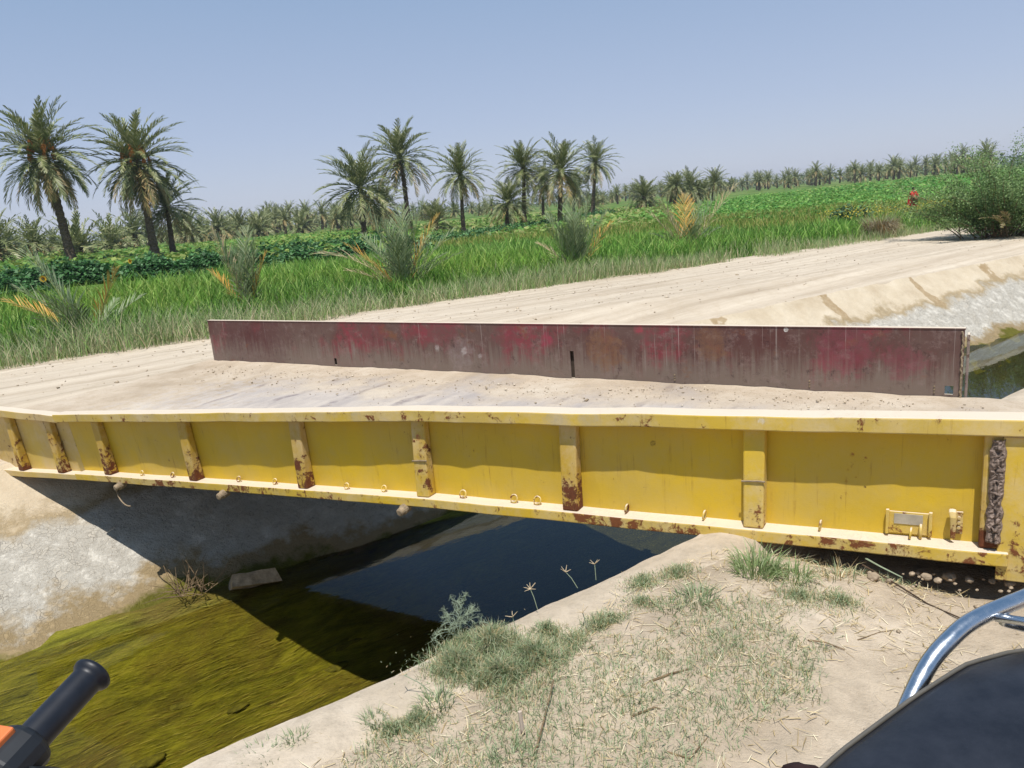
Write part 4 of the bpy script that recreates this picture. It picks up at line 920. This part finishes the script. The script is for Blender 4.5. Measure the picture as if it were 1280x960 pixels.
tuft(330, 948, 160, .09, .05, GRN, 'ragged tuft at the bottom end of the canal edge', lean=.8, w=.004)
def stalk(px, py, tip, label, rays=7):
    z = .0; tip = tuple(.7*q for q in tip); p = at(px, py, z); t = empty('seed_stalk', p, label, 'grass stalk', 'seeding grass stalks on the canal edge')
    b = MB(); b.tube([(0, 0, 0), (tip[0]*.5, tip[1]*.5, tip[2]*.62), tip], .0014, 5); b.build('stem', M_sage, t)
    b = MB()
    for k in range(rays):
        a = 2*PI*k/rays; e = random.uniform(.1, .9); l = random.uniform(.022, .034); b.tube([tip, (tip[0]+l*math.cos(a)*math.cos(e), tip[1]+l*math.sin(a)*math.cos(e), tip[2]+l*math.sin(e))], [.0016, .0008], 4)
    b.build('seed_head', M_seed, t)
M_sage = plain('sage_stem', L('8f9a80'), .8, .1, var=.2); M_seed = plain('seed_head', L('c4b090'), .85, .1, var=.25)
stalk(672, 762, (-.03, .03, .11), 'star-headed grass stalk leaning left over the blue water', 8)
stalk(722, 735, (-.06, .03, .09), 'forked grass stalk low over the water near the hump of dirt', 5)
stalk(745, 725, (.0, .02, .09), 'short star-headed stalk at the right by the dirt hump', 6)
stalk(648, 800, (-.02, .02, .12), 'bare thin stalk right of the thorny plant', 4)
stalk(735, 790, (-.02, .02, .10), 'thin stalk with a faded head behind the largest clump', 5)
stalk(545, 870, (-.14, .02, .11), 'dark leaning stalk left of the largest clump', 3)
# thorny zigzag plant hanging over the water
p = at(578, 796, .0); t = empty('thorn_plant', p, 'leafless pale zigzag thorn plant leaning out over the water', 'plant'); b = MB(); b2 = MB()
def twig(p, d, l, r, dep):
    q = p
    for k in range(4):
        d = (d+Vector((random.gauss(0, .42), random.gauss(0, .3), random.gauss(0, .32)))).normalized(); q2 = q+d*l*.25; b.tube([q, q2], [r, r*.9], 5)
        for _ in range(2):
            th = Vector((random.gauss(0, 1), random.gauss(0, 1), random.gauss(.2, 1))).normalized()*random.uniform(.010, .022); b2.tube([q2, q2+th], [r*.6, .0004], 4)
        if dep and k in (1, 2, 3): twig(q2, (d+Vector((random.choice([-1, 1])*.8, random.gauss(0, .3), random.uniform(-.3, .8)))).normalized(), l*.55, r*.7, dep-1)
        q = q2
for k in range(6): twig(Vector((random.uniform(-.025, .025), 0, .0)), Vector((random.uniform(-.8, .8), .25, .8)).normalized(), random.uniform(.085, .125), .0016, 2)
b.build('stems', M_sage, t); b2.build('thorns', M_sage, t)
# sticks, charred peg, wire, stones
def stick(pts, r, mat, name, label, cat, group=None):
    P = [at(x, y, max(-.1, ground_z(at(x, y, 0)))+r*.8+dz) for x, y, dz in pts]; o0 = P[0]
    b = MB(); b.tube([q-o0 for q in P], [r*(1-.4*i/(len(P)-1)) for i in range(len(P))], 6); o = b.build(name, mat, None, loc=o0); return tag(o, label, cat, group)
M_char = Mat('charred_peg', .9, .1); zc = M_char.sep(M_char.co('Generated'))[2]; M_char.col(M_char.mix(M_char.mr(zc, .25, .4), L('1c1815'), L('b8a898')))
p = at(653, 912, 0); z = ground_z(p); b = MB(); b.tube([(0, 0, -.02), (0, 0, .02), (-.003, .004, .075)], [.006, .0065, .006], 7); tag(b.build('wooden_peg', M_char, None, loc=(p[0], p[1], z)), 'thin pale peg with a charred foot stuck in the bank below the largest clump', 'peg')
SG = 'dry sticks on the near bank'
stick([(668, 945, .0), (680, 900, .01), (692, 850, .02)], .0035, M_wood, 'dry_stick', 'long straight stick leaning beside the charred peg', 'stick', SG)
M_wire = plain('dark_wire', L('4a3c30'), .8, .2)
stick([(1078, 706, .03), (1120, 730, .01), (1160, 755, .0), (1222, 782, .0)], .004, M_wire, 'bent_wire', 'long thin dark wire lying from the stones towards the motorcycle rack', 'wire')
stick([(812, 852, 0), (838, 842, .006), (862, 836, 0)], .004, M_wood, 'dry_stick', 'short curved stick on the dust right of the grass', 'stick', SG)
stick([(1010, 800, .0), (1032, 803, .008), (1056, 812, 0)], .003, M_wood, 'dry_stick', 'dark thin twig on bare dust in the middle of the bank', 'stick', SG)
stick([(790, 895, 0), (818, 884, .006), (826, 886, 0)], .003, M_wood, 'dry_stick', 'small pale twig near the low spreading tuft', 'stick', SG)
stick([(834, 940, 0), (862, 948, .006), (884, 922, .0)], .003, M_wood, 'dry_stick', 'forked twig near the bottom of the bank', 'stick', SG)
stick([(1072, 800, 0), (1100, 790, .004), (1130, 786, .0)], .002, M_wood, 'dry_stick', 'faint straw-like twig right of the dark twig', 'stick', SG)
stick([(1082, 698, .05), (1100, 708, .04), (1128, 722, .01)], .004, M_sage, 'reed_stem', 'pale green broken reed lying out from under the beam', 'reed')
def stone(px, py, r, label, z=None, name='stone', group='stones under the beam', flat=.7, mat=None):
    p = at(px, py, 0); z = ground_z(p) if z is None else z; p = at(px, py, z+r*.2)
    bm = bmesh.new(); bmesh.ops.create_icosphere(bm, subdivisions=3, radius=r)
    sd = random.uniform(0, 99)
    for v in bm.verts:
        d = v.co.normalized(); v.co = d*r*(1+.28*mnoise.noise(d*1.6+Vector((sd, 0, 0)))+.12*mnoise.noise(d*4+Vector((0, sd, 0)))); v.co.z *= flat
    me = bpy.data.meshes.new(name); bm.to_mesh(me); bm.free(); me.materials.append((mat or M_rock).m)
    for q in me.polygons: q.use_smooth = True
    o = obj(name, me, None, (p[0], p[1], z+r*flat*.55)); o.rotation_euler = (random.uniform(-.4, .4), random.uniform(-.4, .4), random.uniform(0, 6)); return tag(o, label, 'stone', group)
for px, py, r, lab in [(1092, 722, .022, 'roundish stone at the left end of the row under the beam'), (1112, 727, .014, 'small stone right of the first stone under the beam'), (1158, 722, .020, 'pale stone in the middle of the row under the beam'), (1172, 726, .014, 'small stone between the pale stone and the biggest one'), (1186, 722, .024, 'biggest stone of the row under the beam'),
        (1212, 726, .016, 'flat stone right of the biggest one'), (1240, 727, .013, 'little stone near the end of the row under the beam'), (1262, 730, .018, 'last stone by the right picture edge under the beam'), (1223, 760, .015, 'lone round pebble on the dust above the chrome rack'), (1140, 718, .012, 'small dark stone close under the beam')]:
    stone(px, py, r, lab)
for k in range(26):
    px, py = random.uniform(1085, 1290), random.uniform(716, 742); stone(px, py, random.uniform(.004, .009), 'tiny gravel bit strewn along the shadow line of the beam', group='gravel bits by the beam')
p = at(318, 724, -1.33); bm = bmesh.new(); bmesh.ops.create_cube(bm, size=1)
for v in bm.verts: v.co = Vector((v.co.x*(.34 if v.co.z > 0 else .40), v.co.y*(.20 if v.co.x > 0 else .28), v.co.z*.10))+Vector((random.uniform(-.02, .02), random.uniform(-.02, .02), random.uniform(-.012, .012)))
bmesh.ops.subdivide_edges(bm, edges=bm.edges, cuts=5, use_grid_fill=True)
for v in bm.verts: v.co += Vector([mnoise.noise(v.co*14+Vector((q, 0, 0))) for q in (0, 7, 13)])*.012
me = bpy.data.meshes.new('broken_slab'); bm.to_mesh(me); bm.free(); me.materials.append(M_rock.m); o = obj('broken_slab', me, None, p); o.rotation_euler = (-.55, .12, .45); tag(o, 'broken flat concrete slab lying at the foot of the far bank in the bridge shade', 'slab')
M_mud = plain('algae_stone', L('5e5a1e'), .8, .2, var=.5, scale=30, bump=1)
for px, py, r, z_, lab in [(225, 882, .07, 0, 'dark algae-covered lump in the middle of the sunny shallows'), (298, 885, .035, -1.45, 'yellowish lump right of the dark one in the shallows'), (188, 835, .05, -1.47, 'low lump near the far side of the shallows'), (228, 818, .06, -1.45, 'algae lump near the bridge shadow edge'), (185, 953, .05, -1.46, 'dark lump by the bottom picture edge in the shallows'), (45, 862, .16, -1.55, 'broad brown mud lump at the left edge of the shallows'), (262, 795, .07, -1.47, 'streaked lump just left of the shadow edge in the shallows'), (150, 905, .04, -1.46, 'small lump right of the rubber grip in the shallows'), (420, 835, .05, -1.47, 'brownish lump near the concrete edge in the shallows'), (430, 805, .09, -1.50, 'broad lump inside the bridge shadow on the water')]:
    q_ = at(px, py, -1.8); q_ = at(px, py, bed_z(*un(q_)))
    o = stone(px, py, r*1.1, lab, z=bed_z(*un(q_))-r*.25, name='algae_lump', group='lumps in the shallows', flat=.5, mat=M_mud); o.rotation_euler = (0, 0, .6); o.scale = (1.9, .9, .8)
def crumbs(P3, r, cols):
    N = len(P3); oct_ = np.array([(1, 0, 0), (0, 1, 0), (-1, 0, 0), (0, -1, 0), (0, 0, 1), (0, 0, -1)], float); f8 = np.array([(0, 1, 4), (1, 2, 4), (2, 3, 4), (3, 0, 4), (1, 0, 5), (2, 1, 5), (3, 2, 5), (0, 3, 5)])
    V = (oct_[None]*rng.uniform(.5, 1.2, (N, 6, 1))*r[:, None, None]*np.array([1, 1, .7])+rng.normal(0, .15, (N, 6, 3))*r[:, None, None]+P3[:, None, :]).reshape(-1, 3)
    return V, [(f8[None]+np.arange(N)[:, None, None]*6).reshape(-1, 3)], np.repeat(cols, 6, 0)
CC = ['b5a48c', 'c4b49c', 'a3927a', 'cfc1ac']
N = 5000; P = unp(rng.uniform(-1, 5, N), rng.uniform(-.6, 1.95, N)); k = bridge_clear(P) & (cheap_noise(P[:, 0]*3, P[:, 1]*3, 63) > rng.uniform(-.4, .9, N)); P = P[k]; P3 = np.c_[P, on_near(P)+.002]
pc = [crumbs(P3, rng.gamma(2.0, .0018, len(P3))+.0012, pick(CC, len(P3)))]
N = 1500; s_ = rng.uniform(.1, 7.3, N); o_ = np.clip(2.36-np.abs(rng.normal(0, .45, N)), .1, 2.36); P3 = np.array([deckpt(a, b_, .006) for a, b_ in zip(s_, o_)])+BI; pc.append(crumbs(P3, rng.gamma(1.6, .0024, N)+.002, pick(CC, N)))
N = 1400; u_ = rng.uniform(-4, 20, N); k = rng.uniform(0, 1, N)**.8; n_ = np.array([road_n(a, b_) for a, b_ in zip(u_, k)]); P3 = np.c_[unp(u_, n_), [road_z(a, b_, c_)+.005 for a, b_, c_ in zip(u_, n_, k)]]; pc.append(crumbs(P3, rng.gamma(1.4, .0045, N)+.004, pick(CC, N)))
V, F, C = merge(pc); tag(obj('dirt_crumbs', mesh_np('dirt_crumbs', V, F, M_straw, cols=C)), 'crumbs of dry dirt scattered over the bank, the deck and the road', 'gravel', kind='stuff')
# filaments of algae combed out along the flow, just over the bed
N = 15000; u0 = rng.uniform(-3.2, 3.0, N); n0 = rng.uniform(3.9, 6.25, N); cl = cheap_noise(u0*1.6, n0*5, 95); k = cl > rng.uniform(-.9, .7, N); u0, n0 = u0[k], n0[k]; N = len(u0)
ln = rng.gamma(2.2, .035, N)+.02; wd = rng.uniform(.0015, .0045, N); V = []
zb = np.array([bed_z(a, b) for a, b in zip(u0, n0)])+rng.uniform(.003, .012, N)
for t_, w_ in ((0, .3), (.35, 1), (.7, .8), (1, .1)):
    cn = n0+ln*t_*.12*np.sin(u0*9+t_*3)
    for sg in (-1, 1): q = unp(u0-ln*t_, cn+sg*wd*w_*.5); V.append(np.c_[q, zb+.005*np.sin(t_*PI)])
V = np.stack(V, 1).reshape(-1, 3); b = np.arange(N)*8
cc = pick(['7a7428', '8e8834', 'a39c46', '665f20', '524c1e', 'aaa052', '786530', '8a7638'], N, .15)
tag(obj('algae_strands', mesh_np('algae_strands', V, [np.concatenate([np.stack([b+q, b+q+1, b+q+3, b+q+2], 1) for q in (0, 2, 4)])], M_straw, cols=np.repeat(cc, 8, 0))), 'strands of olive algae combed along the bed of the sunny shallows', 'algae', kind='stuff')
# dry twigs against the shaded far bank
p = at(238, 738, -1.25); t = tag(obj('dry_bush', None, None, p), 'tangle of dry twigs at the foot of the shaded far bank', 'bush'); b = MB()
for k in range(46):
    a = random.uniform(0, 2*PI); e = random.uniform(.3, 1.4); l = random.uniform(.12, .34); q = Vector((random.uniform(-.14, .14), random.uniform(-.06, .1), -.02)); d = Vector((math.cos(a)*math.cos(e), math.sin(a)*math.cos(e), math.sin(e)))
    b.tube([q, q+d*l*.5, q+d*l+Vector((random.uniform(-.05, .05), 0, random.uniform(-.05, .02)))], [.004, .003, .0012], 4)
b.build('twigs', M_wood, t)

# ------------------------------------------------------------------ motorcycle in the foreground
BC = Vector((.55, .785, 0)); BR = Vector((.924, .383, 0)).normalized(); BW = Vector((-BR.y, BR.x, 0))
bike = empty('motorcycle', BC, 'dusty motorcycle in the foreground with a black seat, chrome rear rail and dark rubber grip', 'motorcycle')
bike.rotation_euler = (0, 0, math.atan2(BR.y, BR.x))                 # local +x to the rear, +y away from the viewer
M_vinyl = Mat('seat_vinyl', .42, .45); vn = M_vinyl.noise(M_vinyl.co('Object'), 180, 3, .6); M_vinyl.col(M_vinyl.mix(M_vinyl.mr(M_vinyl.noise(M_vinyl.co('Object'), 9, 6, .7), .4, .75), L('16181f'), L('2b2d34'))); M_vinyl.bump(vn, .12, .002)
M_chrome = Mat('chrome', .16, .5); M_chrome.b.inputs['Metallic'].default_value = 1; cn = M_chrome.noise(M_chrome.co('Object'), 30, 6, .7); M_chrome.col(L('c9cdd2')); M_chrome.put(M_chrome.b.inputs['Roughness'], M_chrome.mr(cn, .35, .75, .16, .42))
M_rub = Mat('grip_rubber', .45, .4); M_rub.col(M_rub.mix(M_rub.mr(M_rub.noise(M_rub.co('Object'), 14, 5, .7), .4, .75), L('12151c'), L('23262e')))
M_tyre = plain('tyre', L('1c1b1a'), .85, .2); M_blk = plain('black_plastic', L('1d2024'), .5, .4, var=.2); M_or = plain('orange_button', L('d0703c'), .5, .4, var=.08); M_tank = plain('red_tank_paint', L('8c1a1c'), .25, .5, var=.08); M_alu = plain('cast_alloy', L('8d8d8a'), .5, .4, 1, .2); M_lens = plain('lamp_glass', L('d8dcdc'), .15, .5, var=.05); M_tail = plain('tail_lens', L('a01818'), .25, .5, var=.1); M_pipe = plain('piping', L('5a564e'), .5, .4, var=.15); M_fur = plain('dark_tassel', L('2c2020'), .95, .1, var=.4)
# seat as a lofted pad
def seat_sec(x):      # half width, top z, bottom z
    t = np.interp(x, [-.32, -.26, -.15, 0, .12, .25, .36, .42], [.045, .085, .105, .125, .135, .120, .08, .04])
    zt = np.interp(x, [-.32, -.15, 0, .1, .2, .3, .42], [.790, .812, .822, .828, .825, .805, .79]); return float(t), float(zt)
b = MB(); xs = np.linspace(-.32, .42, 30); prof = [(-1, -.055), (-1.03, -.03), (-.99, -.012), (-.85, 0.0), (-.5, .008), (0, .012), (.5, .008), (.85, 0.0), (.99, -.012), (1.03, -.03), (1, -.055)]
vs = []; fs = []
for x in xs:
    hw, zt = seat_sec(x)
    vs += [(x, a*hw, zt+dz) for a, dz in prof]
A = len(prof)
for i in range(len(xs)-1):
    for k in range(A-1): fs.append((i*A+k, (i+1)*A+k, (i+1)*A+k+1, i*A+k+1))
    fs.append((i*A+A-1, (i+1)*A+A-1, (i+1)*A, i*A))
fs += [tuple(range(A)), tuple((len(xs)-1)*A+k for k in range(A))[::-1]]
b.add(vs, fs); seat = b.build('seat', M_vinyl, bike, smooth=True)
for sg in (-1, 1):
    b = MB(); b.tube([(x, sg*seat_sec(x)[0]*1.0, seat_sec(x)[1]-.010) for x in xs], .0032, 6); b.build('piping', M_pipe, seat, smooth=True)
# chrome grab rail
b = MB(); rl = [(-.10, .09, .742), (-.03, .125, .765), (.06, .156, .814), (.12, .163, .842), (.18, .165, .856), (.30, .165, .858), (.46, .163, .862), (.58, .15, .865), (.63, .10, .866), (.645, 0, .866)]
def smooth_path(P, n=5):
    P = [Vector(p) for p in P]; out = []
    for i in range(len(P)-1):
        p0, p1, p2, p3 = P[max(i-1, 0)], P[i], P[i+1], P[min(i+2, len(P)-1)]
        for k in range(n):
            t = k/n; out.append(.5*((2*p1)+(p2-p0)*t+(2*p0-5*p1+4*p2-p3)*t*t+(3*p1-p0-3*p2+p3)*t**3))
    out.append(P[-1]); return out
full = rl + [(x, -y, z) for x, y, z in rl[-2::-1]]
b.tube(smooth_path(full), .0125, 16); rail = b.build('grab_rail', M_chrome, bike, smooth=True)
for x in (.205, .38, .52):
    b = MB(); b.tube([(x, .158, .852), (x+.10, .02, .858), (x+.10, -.02, .858), (x, -.158, .852)], .0065, 10); b.build('crossbar', M_chrome, rail, smooth=True)
b = MB(); b.tube(smooth_path([(.22, .155, .845), (.36, .12, .78), (.46, .12, .72)]), .010, 10); b.build('rail_strut', M_chrome, rail, smooth=True)
b = MB(); b.tube(smooth_path([(.22, -.155, .845), (.36, -.12, .78), (.46, -.12, .72)]), .010, 10); b.build('rail_strut', M_chrome, rail, smooth=True)
# handlebar with right grip
ge = Vector((-.986, .395, 1.052)); gs = Vector((-.955, .275, 1.035)); wb = lambda v: BC+BR*v.x+BW*v.y+Vector((0, 0, v.z))
def loc(p): q = Vector(p)-BC; return Vector((q.dot(BR), q.dot(BW), p[2]))
ge = loc(Vector(at(120, 838, 1.05))); gs = loc(Vector(at(38, 926, 1.03))); gd = (ge-gs).normalized()
bar = MB(); bar.tube(smooth_path([gs+gd*.02, gs-gd*.06, (gs.x-.03, .14, 1.0), (-.98, .05, .95), (-.98, -.05, .95), (gs.x-.03, -.14, 1.0), (gs.x, -gs.y+.05, gs.z), (gs.x+.02, -ge.y, ge.z)]), .011, 10)
hb = bar.build('handlebar', M_chrome, bike, smooth=True)
n = 40; L_g = (ge-gs).length; pts = []; rr = []
for i in range(n+1):
    t = i/n; pts.append(gs+gd*L_g*t)
    r = .0166; 
    if t > .84: r = .0166+.0045*float(sm(.84, .92, t))
    if t > .955: r = .0211*math.sqrt(max(.02, 1-((t-.955)/.045)**2))
    rr.append(r)
b = MB(); b.tube(pts, rr, 20); gp = b.build('grip', M_rub, hb, smooth=True)
b = MB(); b.tube([gs-gd*.045, gs-gd*.04, gs-gd*.004, gs+gd*.002], [.022, .027, .027, .02], 16); sw = b.build('switch_housing', M_blk, hb, bevel=.003)
side = gd.cross(Vector((0, 0, 1))).normalized(); upv = side.cross(gd).normalized()
def obox(c, ax, hx, hy, hz_):
    m = MB(); e = [a.normalized()*h_ for a, h_ in zip(ax, (hx, hy, hz_))]
    m.add([c+e[0]*i+e[1]*j+e[2]*k for i in (-1, 1) for j in (-1, 1) for k in (-1, 1)], [(0, 1, 3, 2), (4, 6, 7, 5), (0, 4, 5, 1), (2, 3, 7, 6), (0, 2, 6, 4), (1, 5, 7, 3)]); return m
obox(gs-gd*.022+upv*.026-side*.004, (gd, side, upv), .013, .010, .006).build('kill_switch', M_or, sw, bevel=.002)
b = MB(); b.tube(smooth_path([gs-gd*.03+side*.03, gs-gd*.01+side*.035-upv*.03, gs-gd*.015+side*.035-upv*.06, gs-gd*.02+side*.035-upv*.10]), [.010]*6+[.008]*5+[.006]*5, 8, flat=.5); b.build('brake_lever', M_blk, hb, smooth=True)
b = MB(); b.tube([(gs.x+.02, -ge.y+.13, ge.z-.01), (gs.x+.02, -ge.y, ge.z)], .018, 14); b.build('grip', M_rub, hb, smooth=True)
b = MB(); b.tube(smooth_path([gs-gd*.03-side*.015-upv*.02, gs-gd*.05-side*.03-upv*.05, gs-gd*.14-side*.02-upv*.06, loc((-.50, .48, .93)), loc((-.42, .42, .8))]), .0045, 8); b.build('throttle_cable', M_blk, hb, smooth=True)
# strap and clip hanging at the front of the seat
b = MB(); b.tube(smooth_path([(-.19, .105, .785), (-.215, .112, .792), (-.24, .118, .788)]), [.010]*4+[.012]*4+[.008]*3, 8); st_ = b.build('tassel', M_fur, bike)
b = MB(); b.torus((-.252, .122, .787), .010, .0035, (0, 1, .4), 14, 6); b.build('clip', M_chrome, st_, smooth=True)
# body below the frame
def wheel(x, name):
    b = MB(); b.torus((x, 0, .30), .255, .045, (0, 1, 0), 40, 12); wv = b.build('wheel', M_tyre, bike, smooth=True)
    b = MB(); b.torus((x, 0, .30), .215, .016, (0, 1, 0), 40, 8); b.build('rim', M_chrome, wv, smooth=True)
    b = MB(); b.tube([(x, -.07, .3), (x, .07, .3)], .035, 14)
    for k in range(18):
        a = 2*PI*k/18; b.tube([(x+.03*math.cos(a+.5), .03*(-1)**k, .3+.03*math.sin(a+.5)), (x+.205*math.cos(a), 0, .3+.205*math.sin(a))], .0022, 5)
    b.build('spokes', M_chrome, wv)
    b = MB(); r = .325
    aa = np.linspace(.25, 2.6, 16); vs = []; fs = []
    for a in aa: vs += [(x+r*math.cos(a), -.06, .30+r*math.sin(a)), (x+(r+.02)*math.cos(a), 0, .30+(r+.02)*math.sin(a)), (x+r*math.cos(a), .06, .30+r*math.sin(a))]
    for i in range(15): fs += [(3*i, 3*i+1, 3*i+4, 3*i+3), (3*i+1, 3*i+2, 3*i+5, 3*i+4)]
    b.add(vs, fs); o = b.build('mudguard', M_chrome, bike, smooth=True); md = o.modifiers.new('sol', 'SOLIDIFY'); md.thickness = .004
wheel(.26, 'rear'); wheel(-1.12, 'front')
b = MB()
for sg in (-1, 1): b.tube([(-1.12, sg*.085, .30), (-.98, sg*.085, .90)], [.022, .018], 12)
b.build('fork', M_chrome, bike, smooth=True)
b = MB(); vs = []; fs = []; xs2 = np.linspace(-.83, -.30, 16)
for x in xs2:
    t = (x+.83)/.53; hw = .03+.115*math.sin(min(1, t*.75+.25)*PI)**.7*(1-.35*t); zt = .93-.13*t**1.5; 
    for k in range(16): a = 2*PI*k/16; vs.append((x, hw*math.cos(a), zt-.10+.10*math.sin(a)*(1 if math.sin(a) > 0 else .8)))
for i in range(15):
    for k in range(16): fs.append((i*16+k, i*16+(k+1) % 16, (i+1)*16+(k+1) % 16, (i+1)*16+k))
fs += [tuple(range(16))[::-1], tuple(15*16+k for k in range(16))]
b.add(vs, fs); b.build('fuel_tank', M_tank, bike, smooth=True)
b = MB()
for sg in (-1, 1): b.tube(smooth_path([(-.93, 0, .82), (-.6, sg*.06, .72), (-.2, sg*.09, .70), (.2, sg*.11, .72), (.5, sg*.11, .76)]), .014, 8); b.tube(smooth_path([(-.93, 0, .78), (-.72, sg*.04, .5), (-.6, sg*.08, .28), (-.15, sg*.09, .28), (.26, sg*.08, .3)]), .014, 8); b.tube([(.26, sg*.09, .30), (.34, sg*.11, .70)], .02, 8)
b.build('frame', M_blk, bike, smooth=True)
b = MB(); b.box((-.62, -.12, .26), (-.20, .12, .46)); en = b.build('engine', M_alu, bike, bevel=.03)
b = MB()
for k in range(8): b.box((-.56, -.085, .47+.022*k), (-.36, .085, .480+.022*k))
b.build('cylinder_fins', M_alu, en)
b = MB(); b.tube(smooth_path([(-.56, .03, .50), (-.66, .10, .40), (-.5, .14, .25), (0, .15, .26), (.55, .15, .34)]), [.016]*14+[.036]*7, 12); b.build('exhaust', M_chrome, bike, smooth=True)
b = MB(); b.tube([(-1.10, 0, .88), (-1.06, 0, .88), (-1.0, 0, .88)], [.085, .08, .03], 20); hl = b.build('headlight', M_blk, bike, smooth=True)
b = MB(); b.tube([(-1.112, 0, .88), (-1.102, 0, .88)], [.05, .08], 20); b.build('lens', M_lens, hl, smooth=True)
b = MB(); b.box((.56, -.06, .68), (.60, .06, .75)); b.build('tail_light', M_tail, bike, bevel=.01)
b = MB(); b.tube([(-.28, -.10, .28), (-.30, -.26, .015), (-.33, -.30, .01)], .010, 8); b.build('side_stand', M_blk, bike)
